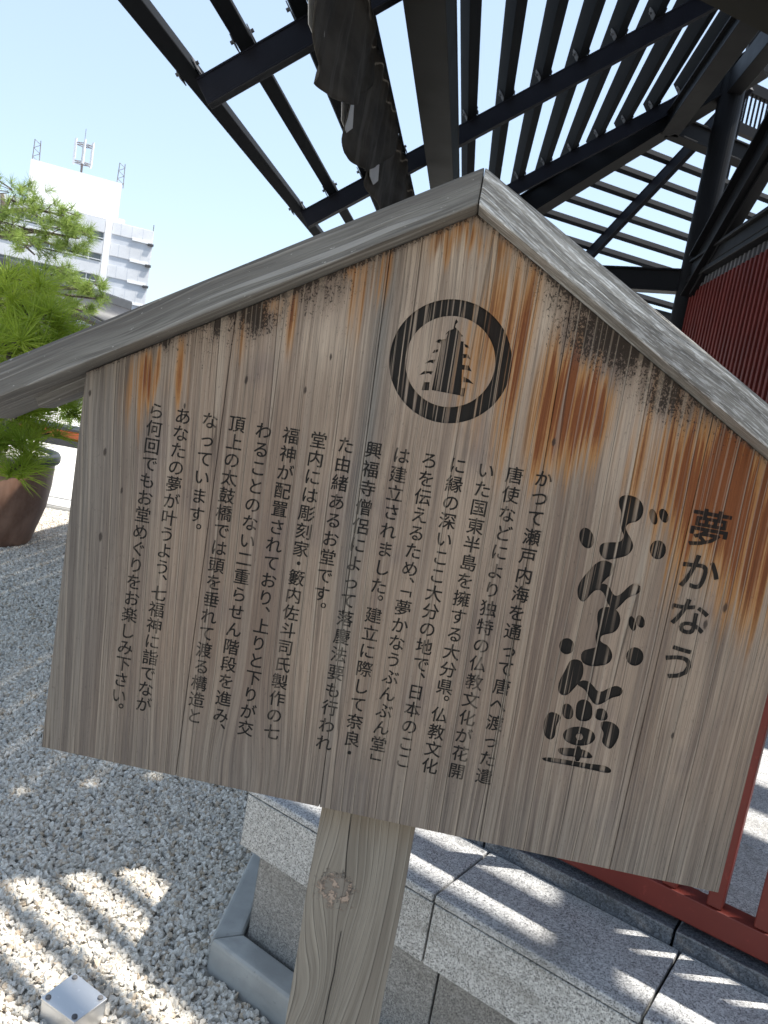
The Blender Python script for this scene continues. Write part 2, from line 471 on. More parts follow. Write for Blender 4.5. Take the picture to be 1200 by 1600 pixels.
def gravel_mat(name, per_instance):
    M = Mat(name, rough=.85, spec=.25)
    x, y, z = M.world(); v = M.vec(x, y, z)
    if per_instance:
        r = M.rand()
        n = M.noise(v, 180, 3, .6)
        col = M.mix(r.ss(0, 1), (.56, .52, .455), (.78, .735, .66))
        col = M.mix(((r * 7.31).fract()).ss(.86, .9) * .55, col, (.46, .33, .20))
        col = M.mix(((r * 13.7).fract()).ss(.86, .9) * .5, col, (.34, .35, .35))
        col = M.mix(n.ss(.5, .75) * .35, col, (.46, .43, .37))
        M.color(col).bump(n, .0012, .5)
    else:
        vc = M.voro(v, 62, 'F1', 'Color'); vd = M.voro(v, 62, 'F1', 'Distance')
        n = M.noise(v, 7, 4, .6)
        col = M.mix(vc, (.42, .40, .36), (.70, .67, .61))
        col = M.mix(vd.ss(.35, .75) * .55, col, (.26, .24, .20))
        col = M.mix(n.ss(.55, .8) * .4, col, (.24, .20, .14))
        M.color(col).bump(1.0 - vd, .012, .9)
    return M.m
GRAVEL_BED = gravel_mat("gravel_bed", False)
PEBBLE = gravel_mat("pebble_stone", True)
TITLE_STROKES = [[(0.2328,1.4717),(0.2356,1.4726),(0.2387,1.473),(0.2418,1.473),(0.2452,1.4725),(0.2487,1.4715),(0.2518,1.47),(0.2543,1.468),(0.2564,1.4654),(0.258,1.4622),(0.2589,1.4591),(0.2593,1.4559),(0.2591,1.4526),(0.2583,1.4494),(0.257,1.4466),(0.2552,1.4444),(0.2529,1.4427),(0.2501,1.4416),(0.2478,1.4404),(0.2459,1.4392),(0.2446,1.438),(0.2438,1.4368),(0.2434,1.4355),(0.2433,1.4341),(0.2438,1.4326),(0.2446,1.431),(0.2457,1.4292),(0.2471,1.4273),(0.2488,1.4253),(0.2508,1.4232),(0.2525,1.4211),(0.2539,1.419),(0.2551,1.4169),(0.256,1.4149),(0.2564,1.4127),(0.2563,1.4103),(0.2557,1.4077),(0.2546,1.405),(0.2529,1.4025),(0.2507,1.4004),(0.2479,1.3985),(0.2445,1.3969),(0.2412,1.3954),(0.238,1.3941),(0.2348,1.3928),(0.2317,1.3917),(0.2287,1.3914),(0.226,1.3918),(0.2236,1.393),(0.2213,1.395),(0.2196,1.3972),(0.2184,1.3996),(0.2177,1.4022),(0.2175,1.405),(0.2181,1.4074),(0.2194,1.4093),(0.2214,1.4107),(0.2242,1.4117),(0.227,1.4125),(0.2298,1.4132),(0.2327,1.4138),(0.2357,1.4142),(0.2382,1.4151),(0.2401,1.4163),(0.2415,1.418),(0.2424,1.42),(0.2428,1.422),(0.2427,1.4239),(0.242,1.4256),(0.2408,1.4273),(0.2396,1.4291),(0.2385,1.4311),(0.2373,1.4332),(0.2362,1.4355),(0.2355,1.4379),(0.235,1.4403),(0.2349,1.4428),(0.2351,1.4454),(0.2348,1.448),(0.2341,1.4506),(0.2329,1.4534),(0.2312,1.4562),(0.2299,1.4589),(0.2291,1.4616),(0.2286,1.4641),(0.2286,1.4666),(0.2293,1.4687),(0.2307,1.4704)],
 [(0.2077,1.4166),(0.209,1.4128),(0.2096,1.409),(0.2092,1.4056),(0.2079,1.4029),(0.2058,1.4012),(0.2032,1.4006),(0.2003,1.4012),(0.1973,1.403),(0.1947,1.4057),(0.1925,1.4091),(0.1912,1.4129),(0.1906,1.4167),(0.1911,1.4201),(0.1924,1.4228),(0.1944,1.4245),(0.197,1.4251),(0.1999,1.4244),(0.2029,1.4227),(0.2055,1.42)],
 [(0.2763,1.4547),(0.2774,1.4518),(0.278,1.4491),(0.278,1.4467),(0.2775,1.4449),(0.2765,1.4439),(0.275,1.4437),(0.2733,1.4445),(0.2714,1.446),(0.2697,1.4482),(0.2682,1.4509),(0.2671,1.4537),(0.2664,1.4565),(0.2664,1.4588),(0.2669,1.4606),(0.268,1.4617),(0.2694,1.4618),(0.2712,1.4611),(0.273,1.4595),(0.2748,1.4573)],
 [(0.2882,1.4589),(0.2894,1.4564),(0.2901,1.4539),(0.2901,1.4516),(0.2895,1.4498),(0.2884,1.4486),(0.2868,1.4481),(0.2849,1.4485),(0.2829,1.4495),(0.281,1.4513),(0.2794,1.4535),(0.2782,1.456),(0.2775,1.4584),(0.2775,1.4607),(0.2781,1.4625),(0.2792,1.4637),(0.2808,1.4642),(0.2827,1.4639),(0.2846,1.4628),(0.2866,1.4611)],
 [(0.2951,1.4162),(0.2954,1.4126),(0.2947,1.4092),(0.2932,1.4063),(0.291,1.4042),(0.2882,1.4031),(0.2852,1.4031),(0.2823,1.4042),(0.2797,1.4063),(0.2776,1.4093),(0.2764,1.4127),(0.2761,1.4163),(0.2768,1.4197),(0.2783,1.4226),(0.2806,1.4247),(0.2833,1.4258),(0.2863,1.4258),(0.2893,1.4247),(0.2919,1.4226),(0.2939,1.4197)],
 [(0.2307,1.3896),(0.2338,1.3889),(0.2362,1.3877),(0.2379,1.386),(0.2389,1.3837),(0.2393,1.3809),(0.2391,1.3783),(0.2384,1.3757),(0.2372,1.3733),(0.2354,1.3711),(0.2337,1.3687),(0.2321,1.3661),(0.2305,1.3634),(0.2289,1.3605),(0.2273,1.3578),(0.2257,1.3552),(0.224,1.3528),(0.2223,1.3506),(0.2206,1.348),(0.2188,1.3451),(0.2171,1.3418),(0.2154,1.3382),(0.2135,1.3359),(0.2114,1.3349),(0.2093,1.3351),(0.207,1.3366),(0.2051,1.3387),(0.2037,1.3415),(0.2027,1.3449),(0.2021,1.349),(0.2022,1.3531),(0.203,1.3573),(0.2044,1.3615),(0.2065,1.3658),(0.2086,1.3698),(0.2106,1.3735),(0.2126,1.377),(0.2145,1.3803),(0.2165,1.3831),(0.2185,1.3854),(0.2206,1.3872),(0.2228,1.3886),(0.2252,1.3894),(0.2278,1.3898)],
 [(0.2226,1.3534),(0.2247,1.3567),(0.2269,1.3591),(0.2291,1.3607),(0.2313,1.3615),(0.2336,1.3615),(0.2359,1.3606),(0.2383,1.359),(0.2407,1.3566),(0.243,1.3534),(0.2453,1.3512),(0.2473,1.3499),(0.2492,1.3496),(0.2509,1.3502),(0.2528,1.3517),(0.2548,1.3539),(0.2569,1.3569),(0.2592,1.3607),(0.2614,1.3638),(0.2635,1.3662),(0.2655,1.3679),(0.2674,1.3689),(0.2693,1.3692),(0.2712,1.3689),(0.2731,1.3679),(0.275,1.3662),(0.2762,1.3645),(0.2766,1.3626),(0.2762,1.3607),(0.2751,1.3587),(0.2736,1.3569),(0.2718,1.3552),(0.2697,1.3538),(0.2672,1.3525),(0.2649,1.3508),(0.2627,1.3485),(0.2608,1.3458),(0.259,1.3425),(0.2573,1.3396),(0.2557,1.337),(0.2541,1.3348),(0.2527,1.3329),(0.251,1.3319),(0.2492,1.3319),(0.2472,1.3327),(0.2449,1.3346),(0.2428,1.3367),(0.2408,1.3392),(0.2389,1.3421),(0.2371,1.3453),(0.2353,1.3479),(0.2335,1.35),(0.2317,1.3514),(0.2298,1.3524),(0.228,1.3527),(0.2261,1.3525),(0.2242,1.3517),(0.2223,1.3504),(0.2214,1.3502),(0.2215,1.3512)],
 [(0.2366,1.3321),(0.2398,1.3334),(0.2429,1.3341),(0.2459,1.3342),(0.249,1.3338),(0.2519,1.3327),(0.2545,1.3312),(0.2566,1.3292),(0.2583,1.3267),(0.2595,1.3237),(0.2603,1.3206),(0.2605,1.3172),(0.2603,1.3137),(0.2595,1.31),(0.258,1.3068),(0.2557,1.3042),(0.2527,1.3023),(0.249,1.3008),(0.246,1.2994),(0.2437,1.298),(0.2422,1.2965),(0.2415,1.2951),(0.2411,1.2937),(0.2413,1.2924),(0.2418,1.2912),(0.2428,1.2901),(0.2441,1.2892),(0.2457,1.2884),(0.2477,1.2877),(0.25,1.2872),(0.2522,1.2861),(0.2543,1.2844),(0.2563,1.2821),(0.2583,1.2792),(0.2596,1.2764),(0.2602,1.2735),(0.2601,1.2707),(0.2593,1.2679),(0.2579,1.2655),(0.2559,1.2634),(0.2534,1.2616),(0.2502,1.2602),(0.2471,1.259),(0.244,1.258),(0.241,1.2573),(0.238,1.2568),(0.2351,1.2567),(0.2323,1.257),(0.2298,1.2577),(0.2273,1.2589),(0.2254,1.2606),(0.224,1.2627),(0.2232,1.2655),(0.2228,1.2687),(0.2233,1.2714),(0.2245,1.2738),(0.2266,1.2757),(0.2294,1.2771),(0.232,1.2784),(0.2343,1.2795),(0.2364,1.2805),(0.2382,1.2813),(0.2393,1.2824),(0.2397,1.2837),(0.2393,1.2852),(0.2382,1.2869),(0.2372,1.2887),(0.2364,1.2905),(0.2358,1.2923),(0.2353,1.2942),(0.235,1.2961),(0.2349,1.2983),(0.2351,1.3005),(0.2355,1.3028),(0.2355,1.3054),(0.2352,1.3081),(0.2345,1.3109),(0.2334,1.314),(0.2326,1.317),(0.2321,1.32),(0.2318,1.3229),(0.2319,1.3258),(0.2327,1.3283),(0.2342,1.3304)],
 [(0.2125,1.2775),(0.2127,1.2743),(0.212,1.2713),(0.2105,1.2686),(0.2083,1.2667),(0.2056,1.2656),(0.2027,1.2655),(0.2,1.2665),(0.1975,1.2683),(0.1957,1.2709),(0.1946,1.2739),(0.1944,1.2771),(0.1951,1.2802),(0.1967,1.2828),(0.1989,1.2848),(0.2015,1.2858),(0.2044,1.2859),(0.2072,1.285),(0.2096,1.2831),(0.2114,1.2806)],
 [(0.2792,1.3212),(0.2801,1.3185),(0.2806,1.3158),(0.2805,1.3135),(0.28,1.3118),(0.2789,1.3108),(0.2775,1.3107),(0.2759,1.3114),(0.2742,1.3129),(0.2726,1.3151),(0.2712,1.3177),(0.2703,1.3204),(0.2698,1.3231),(0.2699,1.3254),(0.2704,1.3271),(0.2715,1.3281),(0.2729,1.3282),(0.2745,1.3274),(0.2762,1.3259),(0.2778,1.3238)],
 [(0.2886,1.3261),(0.2895,1.3238),(0.2899,1.3214),(0.2897,1.3193),(0.2889,1.3176),(0.2877,1.3165),(0.2861,1.3162),(0.2844,1.3166),(0.2826,1.3177),(0.2809,1.3194),(0.2796,1.3215),(0.2787,1.3239),(0.2784,1.3262),(0.2786,1.3283),(0.2793,1.33),(0.2805,1.3311),(0.2821,1.3314),(0.2839,1.331),(0.2857,1.3299),(0.2873,1.3283)],
 [(0.2968,1.2814),(0.2971,1.2778),(0.2963,1.2743),(0.2946,1.2712),(0.2921,1.269),(0.2891,1.2678),(0.2858,1.2677),(0.2826,1.2688),(0.2798,1.2708),(0.2777,1.2738),(0.2764,1.2772),(0.2762,1.2809),(0.2769,1.2844),(0.2787,1.2874),(0.2812,1.2897),(0.2842,1.2909),(0.2875,1.2909),(0.2907,1.2899),(0.2935,1.2878),(0.2956,1.2849)],
 [(0.2157,1.2613),(0.2188,1.2617),(0.2214,1.2616),(0.2236,1.2609),(0.2255,1.2597),(0.2269,1.2578),(0.2281,1.2555),(0.229,1.2527),(0.2296,1.2493),(0.23,1.2454),(0.2298,1.2415),(0.2291,1.2377),(0.2278,1.234),(0.2261,1.2303),(0.2243,1.2268),(0.2224,1.2234),(0.2206,1.2202),(0.2187,1.2171),(0.2166,1.2149),(0.2143,1.2136),(0.2119,1.2132),(0.2092,1.2136),(0.2071,1.2148),(0.2054,1.2168),(0.2042,1.2196),(0.2035,1.2231),(0.2033,1.2268),(0.2037,1.2307),(0.2045,1.2348),(0.2059,1.2391),(0.2071,1.2432),(0.2082,1.2472),(0.2091,1.2512),(0.2099,1.255),(0.2113,1.2579),(0.2132,1.26)],
 [(0.2267,1.2333),(0.2288,1.2354),(0.2311,1.2368),(0.2334,1.2374),(0.236,1.2374),(0.2386,1.2366),(0.2413,1.2353),(0.244,1.2336),(0.2468,1.2313),(0.2495,1.2286),(0.2524,1.2272),(0.2552,1.2271),(0.2581,1.2284),(0.261,1.231),(0.2636,1.2332),(0.2661,1.235),(0.2683,1.2365),(0.2702,1.2376),(0.2723,1.2382),(0.2743,1.2383),(0.2765,1.2379),(0.2786,1.237),(0.2802,1.2358),(0.2812,1.2342),(0.2815,1.2323),(0.2812,1.2301),(0.2803,1.2282),(0.2789,1.2265),(0.2769,1.2252),(0.2743,1.2242),(0.2718,1.2228),(0.2693,1.2211),(0.2669,1.2189),(0.2646,1.2165),(0.2624,1.2143),(0.2603,1.2125),(0.2584,1.2111),(0.2565,1.2101),(0.2546,1.2096),(0.2527,1.2097),(0.2508,1.2104),(0.2488,1.2116),(0.2468,1.2134),(0.2447,1.2156),(0.2425,1.2183),(0.2403,1.2215),(0.2378,1.2241),(0.235,1.2262),(0.232,1.2277),(0.2286,1.2287),(0.2266,1.2299),(0.226,1.2315)],
 [(0.2156,1.2025),(0.2173,1.2034),(0.2191,1.2037),(0.2209,1.2034),(0.2227,1.2026),(0.2246,1.2011),(0.2261,1.1992),(0.2273,1.1969),(0.2282,1.1942),(0.2287,1.1911),(0.2286,1.1885),(0.2279,1.1865),(0.2265,1.1851),(0.2246,1.1842),(0.2228,1.1839),(0.221,1.1841),(0.2193,1.1849),(0.2176,1.1862),(0.2162,1.188),(0.2151,1.1903),(0.2143,1.1931),(0.2138,1.1963),(0.2138,1.199),(0.2144,1.201)],
 [(0.2339,1.2118),(0.2361,1.2128),(0.2384,1.2132),(0.2407,1.213),(0.2432,1.2122),(0.2456,1.2109),(0.2477,1.2086),(0.2494,1.2053),(0.2507,1.2009),(0.2516,1.1956),(0.2511,1.1914),(0.2491,1.1882),(0.2457,1.1861),(0.2408,1.1851),(0.237,1.1853),(0.2341,1.1868),(0.2322,1.1895),(0.2312,1.1934),(0.2306,1.1971),(0.2302,1.2004),(0.2301,1.2035),(0.2303,1.2062),(0.231,1.2085),(0.2322,1.2103)],
 [(0.2565,1.2047),(0.2588,1.2059),(0.261,1.2063),(0.2632,1.2061),(0.2652,1.2052),(0.2673,1.2037),(0.2688,1.2019),(0.2698,1.1999),(0.2704,1.1976),(0.2705,1.1952),(0.2696,1.1932),(0.2678,1.1918),(0.265,1.191),(0.2613,1.1906),(0.2583,1.1912),(0.2562,1.1926),(0.2547,1.195),(0.2541,1.1982),(0.2541,1.2009),(0.255,1.2031)],
 [(0.2032,1.1892),(0.2061,1.1889),(0.2086,1.1885),(0.2107,1.1878),(0.2124,1.1869),(0.2137,1.1859),(0.2144,1.1844),(0.2144,1.1826),(0.2138,1.1803),(0.2126,1.1777),(0.2119,1.1748),(0.2115,1.1715),(0.2116,1.1678),(0.212,1.1639),(0.2121,1.1605),(0.2117,1.1578),(0.2108,1.1557),(0.2095,1.1542),(0.2079,1.1534),(0.2061,1.1533),(0.204,1.154),(0.2016,1.1554),(0.1996,1.1575),(0.198,1.1603),(0.1968,1.1638),(0.1959,1.168),(0.1955,1.1721),(0.1956,1.1762),(0.1962,1.1801),(0.1972,1.1839),(0.1987,1.1866),(0.2007,1.1884)],
 [(0.2679,1.1909),(0.2709,1.1915),(0.2739,1.1916),(0.277,1.1912),(0.2801,1.1902),(0.2833,1.1886),(0.2857,1.1866),(0.2874,1.184),(0.2884,1.1809),(0.2886,1.1772),(0.2885,1.1735),(0.2878,1.1697),(0.2868,1.1657),(0.2853,1.1617),(0.2837,1.1589),(0.2819,1.1573),(0.2799,1.157),(0.2779,1.1579),(0.276,1.1589),(0.2742,1.16),(0.2727,1.1613),(0.2713,1.1627),(0.2704,1.1644),(0.2699,1.1665),(0.2698,1.1689),(0.2701,1.1717),(0.2699,1.1742),(0.2693,1.1764),(0.2681,1.1784),(0.2665,1.18),(0.2653,1.1817),(0.2644,1.1835),(0.2638,1.1853),(0.2636,1.1871),(0.2642,1.1887),(0.2657,1.1899)],
 [(0.261,1.1676),(0.2608,1.1646),(0.2595,1.1616),(0.2571,1.1588),(0.2538,1.1564),(0.2497,1.1545),(0.2452,1.1532),(0.2404,1.1526),(0.2357,1.1528),(0.2313,1.1537),(0.2275,1.1552),(0.2245,1.1573),(0.2225,1.1599),(0.2215,1.1628),(0.2218,1.1658),(0.2231,1.1688),(0.2256,1.1716),(0.2289,1.174),(0.233,1.1759),(0.2375,1.1772),(0.2422,1.1777),(0.2469,1.1776),(0.2513,1.1767),(0.2551,1.1752),(0.2581,1.1731),(0.2601,1.1705)],
 [(0.2218,1.1453),(0.2251,1.1462),(0.229,1.147),(0.2335,1.1478),(0.2386,1.1484),(0.2442,1.149),(0.2491,1.149),(0.2533,1.1484),(0.2567,1.1473),(0.2595,1.1457),(0.2614,1.1442),(0.2624,1.1429),(0.2627,1.1417),(0.2621,1.1407),(0.2604,1.1398),(0.2578,1.1391),(0.2541,1.1386),(0.2494,1.1383),(0.2448,1.1379),(0.2402,1.1374),(0.2358,1.1369),(0.2314,1.1364),(0.2277,1.1365),(0.2245,1.1372),(0.2219,1.1387),(0.2199,1.1407),(0.2192,1.1425),(0.2198,1.144)],
 [(0.2414,1.1519),(0.245,1.1527),(0.2475,1.1482),(0.2489,1.1383),(0.2478,1.1329),(0.2441,1.1321),(0.2416,1.1367),(0.2402,1.1466)],
 [(0.2072,1.1293),(0.2116,1.1301),(0.2172,1.1307),(0.2242,1.1312),(0.2324,1.1316),(0.2419,1.1318),(0.2506,1.1321),(0.2585,1.1325),(0.2655,1.1331),(0.2718,1.1338),(0.277,1.134),(0.2812,1.1337),(0.2845,1.133),(0.2868,1.1318),(0.2883,1.1306),(0.289,1.1293),(0.289,1.128),(0.2882,1.1267),(0.2862,1.1257),(0.2831,1.1251),(0.2788,1.1249),(0.2734,1.1251),(0.2673,1.1252),(0.2604,1.1252),(0.2528,1.1252),(0.2445,1.1252),(0.2367,1.125),(0.2292,1.1248),(0.2221,1.1245),(0.2155,1.1242),(0.2102,1.1242),(0.2063,1.1245),(0.2037,1.1253),(0.2025,1.1264),(0.2027,1.1274),(0.2043,1.1284)]]
PAGODA_MARK = [[(-0.002,1.6481),(-0.0027,1.6436),(-0,1.6408),(-0.0023,1.6374),(-0.0023,1.6342),(0.0032,1.6303),(0.009,1.6252),(0.0063,1.6243),(0.0072,1.6192),(0.0107,1.6192),(0.019,1.5557),(-0.0168,1.5563),(-0.0154,1.6101),(-0.0172,1.6165),(-0.0106,1.6191),(-0.0095,1.626),(-0.0124,1.6236),(-0.0099,1.6282),(-0.0039,1.632),(-0.0038,1.6368),(-0.0037,1.6406)],
 [(-0.0222,1.6132),(-0.0209,1.6159),(-0.0168,1.6179),(-0.0172,1.6127)],
 [(-0.0239,1.5997),(-0.0221,1.6038),(-0.0175,1.6054),(-0.0178,1.602)],
 [(-0.0306,1.5861),(-0.0257,1.5911),(-0.0187,1.5927),(-0.0202,1.5878),(-0.0242,1.5885)],
 [(-0.0352,1.5712),(-0.03,1.5769),(-0.0189,1.5788),(-0.0206,1.5742),(-0.0238,1.5756)],
 [(-0.0288,1.5542),(-0.0277,1.5641),(-0.021,1.5652),(-0.0202,1.5553)],
 [(0.0119,1.6169),(0.0167,1.6154),(0.0192,1.6123),(0.0138,1.613)],
 [(0.0128,1.6048),(0.0186,1.6052),(0.0231,1.5996),(0.018,1.6012),(0.0138,1.5996)],
 [(0.0138,1.5919),(0.0219,1.5923),(0.0266,1.586),(0.0201,1.5868),(0.0149,1.5863)],
 [(0.0178,1.5782),(0.0249,1.5765),(0.0321,1.5715),(0.0257,1.5724),(0.0189,1.572)],
 [(0.0174,1.5646),(0.0227,1.5655),(0.0226,1.5552),(0.0183,1.555)]]
# ------------------------------------------------------------------ hexagonal pavilion frame of reference
CX, CY = 7.716, 5.551
T30 = math.tan(rad(30))
SIDE = {'A': ((-.5, -.8660254), (-.8660254, .5)), 'B': ((-1.0, 0.0), (0.0, 1.0)), 'C': ((-.5, .8660254), (.8660254, .5)),
        'D': ((.5, .8660254), (.8660254, -.5)), 'E': ((1.0, 0.0), (0.0, -1.0)), 'F': ((.5, -.8660254), (-.8660254, -.5))}
def sp(side, out, al, z):
    n, t = SIDE[side]
    return Vector((CX + n[0] * out + t[0] * al, CY + n[1] * out + t[1] * al, z))
EAVE = 9.316; PITCH = .72
def zr(out): return 2.95 + PITCH * (EAVE - out)
def stone(side, o0, o1, a0, a1, z0, z1, gap=.0025):
    """block between two distances from the centre; ends mitred at the corners"""
    def lim(a, o):
        L = o * T30
        return max(-L + .001, min(L - .001, a))
    P = [sp(side, o0, lim(a0 + gap, o0), 0), sp(side, o1, lim(a0 + gap, o1), 0), sp(side, o1, lim(a1 - gap, o1), 0), sp(side, o0, lim(a1 - gap, o0), 0)]
    mb = MB(); P2 = [(p.x, p.y) for p in P]
    ar = sum(P2[i][0] * P2[(i + 1) % 4][1] - P2[(i + 1) % 4][0] * P2[i][1] for i in range(4))
    if ar < 0: P2 = P2[::-1]
    return mb.prism(P2, z0, z1)
def hexpoly(ap):
    R = ap / math.cos(rad(30))
    return [(CX + R * math.cos(rad(30 + 60 * k)), CY + R * math.sin(rad(30 + 60 * k))) for k in range(6)]

# ------------------------------------------------------------------ the ground
mb = MB(); g = 900
mb.add([(-g, -g, 0), (g, -g, 0), (g, g, 0), (-g, g, 0)], [(0, 1, 2, 3)])
tag(mb.build("ground", GRAVEL_BED), kind='structure')

# plaza paving beyond the gravel, two shallow steps with dark joints, then a road-side strip
mb = MB(); mb.box(-60, 2.2, 6.2, 26, -.1, .03)
pav = tag(mb.build("plaza_pavement", PAVE, bevel=.004), kind='structure')
for k, yy in enumerate((6.2, 6.55, 6.9)):
    mb = MB(); mb.box(-12, -1.5, yy + .006, yy + .344, .03, .045 + .012 * (k % 2))
    mb.build("paving_strip", PAVE, pav, bevel=.003)
mb = MB(); mb.box(-120, 60, 26, 130, -.1, .012)
tag(mb.build("road", concrete("road_asphalt", (.07, .07, .072))), kind='structure')

# ------------------------------------------------------------------ gravel pebbles (uncountable)
def pebbles():
    pts = []
    def region(y0, y1, dens):
        n = int((y1 - y0) * 6.0 * dens)
        X = rng.uniform(-5.6, .4, n); Y = rng.uniform(y0, y1, n)
        keep = (X > -.85 - .78 * Y) & (X < .35 - .42 * Y + .2 * (Y < 1.2))
        # outside of the kerb
        for s_ in ('A', 'B'):
            nx, ny = SIDE[s_][0]
            o = (X - CX) * nx + (Y - CY) * ny
            if s_ == 'A': oa = o
            else: ob = o
        keep &= (np.maximum(oa, ob) > 8.095)
        return np.stack([X[keep], Y[keep]], 1)
    P = np.concatenate([region(.1, 3.0, 9500), region(3.0, 6.15, 5600)])
    Z = rng.uniform(.003, .011, len(P))
    me = bpy.data.meshes.new("gravel")
    me.from_pydata([(float(a), float(b), float(c)) for (a, b), c in zip(P, Z)], [], [])
    o = bpy.data.objects.new("gravel", me); COL.objects.link(o)
    ng = bpy.data.node_groups.new("gravel_scatter", 'GeometryNodeTree')
    ng.interface.new_socket("Geometry", in_out='INPUT', socket_type='NodeSocketGeometry')
    ng.interface.new_socket("Geometry", in_out='OUTPUT', socket_type='NodeSocketGeometry')
    N = ng.nodes; Lk = ng.links
    gi = N.new('NodeGroupInput'); go = N.new('NodeGroupOutput')
    join = N.new('GeometryNodeJoinGeometry')
    for v in range(5):
        ico = N.new('GeometryNodeMeshIcoSphere'); ico.inputs['Radius'].default_value = .0095; ico.inputs['Subdivisions'].default_value = 2
        pos = N.new('GeometryNodeInputPosition'); nz = N.new('ShaderNodeTexNoise')
        nz.inputs['Scale'].default_value = 85; nz.inputs['Detail'].default_value = 1
        add = N.new('ShaderNodeVectorMath'); add.operation = 'ADD'; add.inputs[1].default_value = (v * 1.37, v * 3.1, 0)
        Lk.new(pos.outputs[0], add.inputs[0]); Lk.new(add.outputs[0], nz.inputs['Vector'])
        sub = N.new('ShaderNodeVectorMath'); sub.operation = 'SUBTRACT'; sub.inputs[1].default_value = (.5, .5, .5)
        Lk.new(nz.outputs['Color'], sub.inputs[0])
        sc = N.new('ShaderNodeVectorMath'); sc.operation = 'SCALE'; sc.inputs['Scale'].default_value = .022
        Lk.new(sub.outputs[0], sc.inputs[0])
        sep = N.new('GeometryNodeSetPosition'); Lk.new(ico.outputs['Mesh'], sep.inputs['Geometry']); Lk.new(sc.outputs[0], sep.inputs['Offset'])
        ssm = N.new('GeometryNodeSetShadeSmooth'); ssm.inputs['Shade Smooth'].default_value = False
        Lk.new(sep.outputs[0], ssm.inputs['Geometry'])
        sm = N.new('GeometryNodeSetMaterial'); sm.inputs['Material'].default_value = PEBBLE
        Lk.new(ssm.outputs[0], sm.inputs['Geometry'])
        g2i = N.new('GeometryNodeGeometryToInstance'); Lk.new(sm.outputs[0], g2i.inputs[0]); Lk.new(g2i.outputs[0], join.inputs[0])
    iop = N.new('GeometryNodeInstanceOnPoints')
    iop.inputs['Pick Instance'].default_value = True
    Lk.new(gi.outputs[0], iop.inputs['Points']); Lk.new(join.outputs[0], iop.inputs['Instance'])
    rr = N.new('FunctionNodeRandomValue'); rr.data_type = 'FLOAT_VECTOR'
    rr.inputs[1].default_value = (6.28, 6.28, 6.28); Lk.new(rr.outputs[0], iop.inputs['Rotation'])
    rs = N.new('FunctionNodeRandomValue'); rs.data_type = 'FLOAT_VECTOR'
    rs.inputs[0].default_value = (.55, .5, .45); rs.inputs[1].default_value = (1.35, 1.15, .95)
    rs.inputs['Seed'].default_value = 5; Lk.new(rs.outputs[0], iop.inputs['Scale'])
    Lk.new(iop.outputs[0], go.inputs[0])
    md = o.modifiers.new("scatter", 'NODES'); md.node_group = ng
    tag(o, "loose pale grey gravel spread in front of the stone podium", 'gravel', kind='stuff')
pebbles()

# ------------------------------------------------------------------ stone podium
pod = thing("stone_podium", (CX, CY, 0), "grey granite podium of the pavilion with grooved cap stones and a set back lower course", "podium")
mb = MB(); mb.prism(hexpoly(7.93), -.05, .495); mb.build("core_fill", MORTAR, pod)
e_ = 8.055 * T30
for side in ('A', 'B'):
    if side == 'A': cuts = [-4.66, -3.4, -2.2, -1.0, .05, 1.0, 1.99, 2.63, 3.08, 3.63, 4.083, 4.66]   # A: corner with B is at +e (west)
    else: cuts = [-4.66, -3.95, -3.0, -2.0, -1.0, 0, 1, 2, 3, 4, 4.66]
    for i in range(len(cuts) - 1):
        a0, a1 = cuts[i], cuts[i + 1]
        if side == 'B' and i == 0: a0 = -4.66
        stone(side, 7.80, 8.057, a0, a1, .503, .522).build("cap_stone", G_TOP, pod, bevel=.005, seg=2)
        stone(side, 7.94, 8.054, a0, a1, .358, .499).build("face_stone", G_FACE, pod, bevel=.0015, seg=1)
        stone(side, 7.92, 8.002, a0 - .02, a1 - .02, .0, .355).build("base_stone", G_LOW, pod, bevel=.0015, seg=1)
        stone(side, 7.70, 7.80, a0 + .02, a1 + .02, .50, .558).build("step_stone", G_POL, pod, bevel=.004, seg=2)
for side in ('C', 'D', 'E', 'F'):
    for a in range(-4, 5):
        stone(side, 7.90, 8.057, a - .5 if a > -4 else -4.66, a + .5 if a < 4 else 4.66, .0, .522).build("face_stone", G_FACE, pod, bevel=.002, seg=1)
# paved walkway on the podium
mb = MB(); mb.prism(hexpoly(7.70), .49, .545); mb.build("paving_bed", MORTAR, pod)
for side in ('A', 'B'):
    o1 = 7.697
    for r_i in range(4):
        o0 = o1 - (.45 if r_i == 0 else .5)
        L = o1 * T30; a = L - (.62 if r_i % 2 == 0 else .35); a1 = 4.7
        k = 0
        while a1 > -L + .05 and k < 12:
            stone(side, o0 + .002, o1 - .002, a, a1, .53, .558).build("paving_slab", G_TOP, pod, bevel=.002, seg=1)
            a1 = a; a = a1 - .75; k += 1
        o1 = o0
mb = MB(); mb.prism(hexpoly(5.7), .54, .562); mb.build("inner_floor", G_TOP, pod)

# low concrete drain kerb round its foot
kerb = thing("concrete_kerb", (CX, CY, 0), "smooth grey concrete drain kerb around the foot of the granite podium", "kerb")
for side in ('A', 'B', 'C', 'D', 'E', 'F'):
    stone(side, 8.012, 8.088, -4.72, 4.72, -.05, .10, gap=-.01).build("kerb_edge", CONC, kerb, bevel=.014, seg=3)
for side in ('A', 'B', 'C', 'D', 'E', 'F'):
    stone(side, 7.99, 8.012, -4.72, 4.72, -.05, .082, gap=-.01).build("drain_slot", MORTAR, kerb)

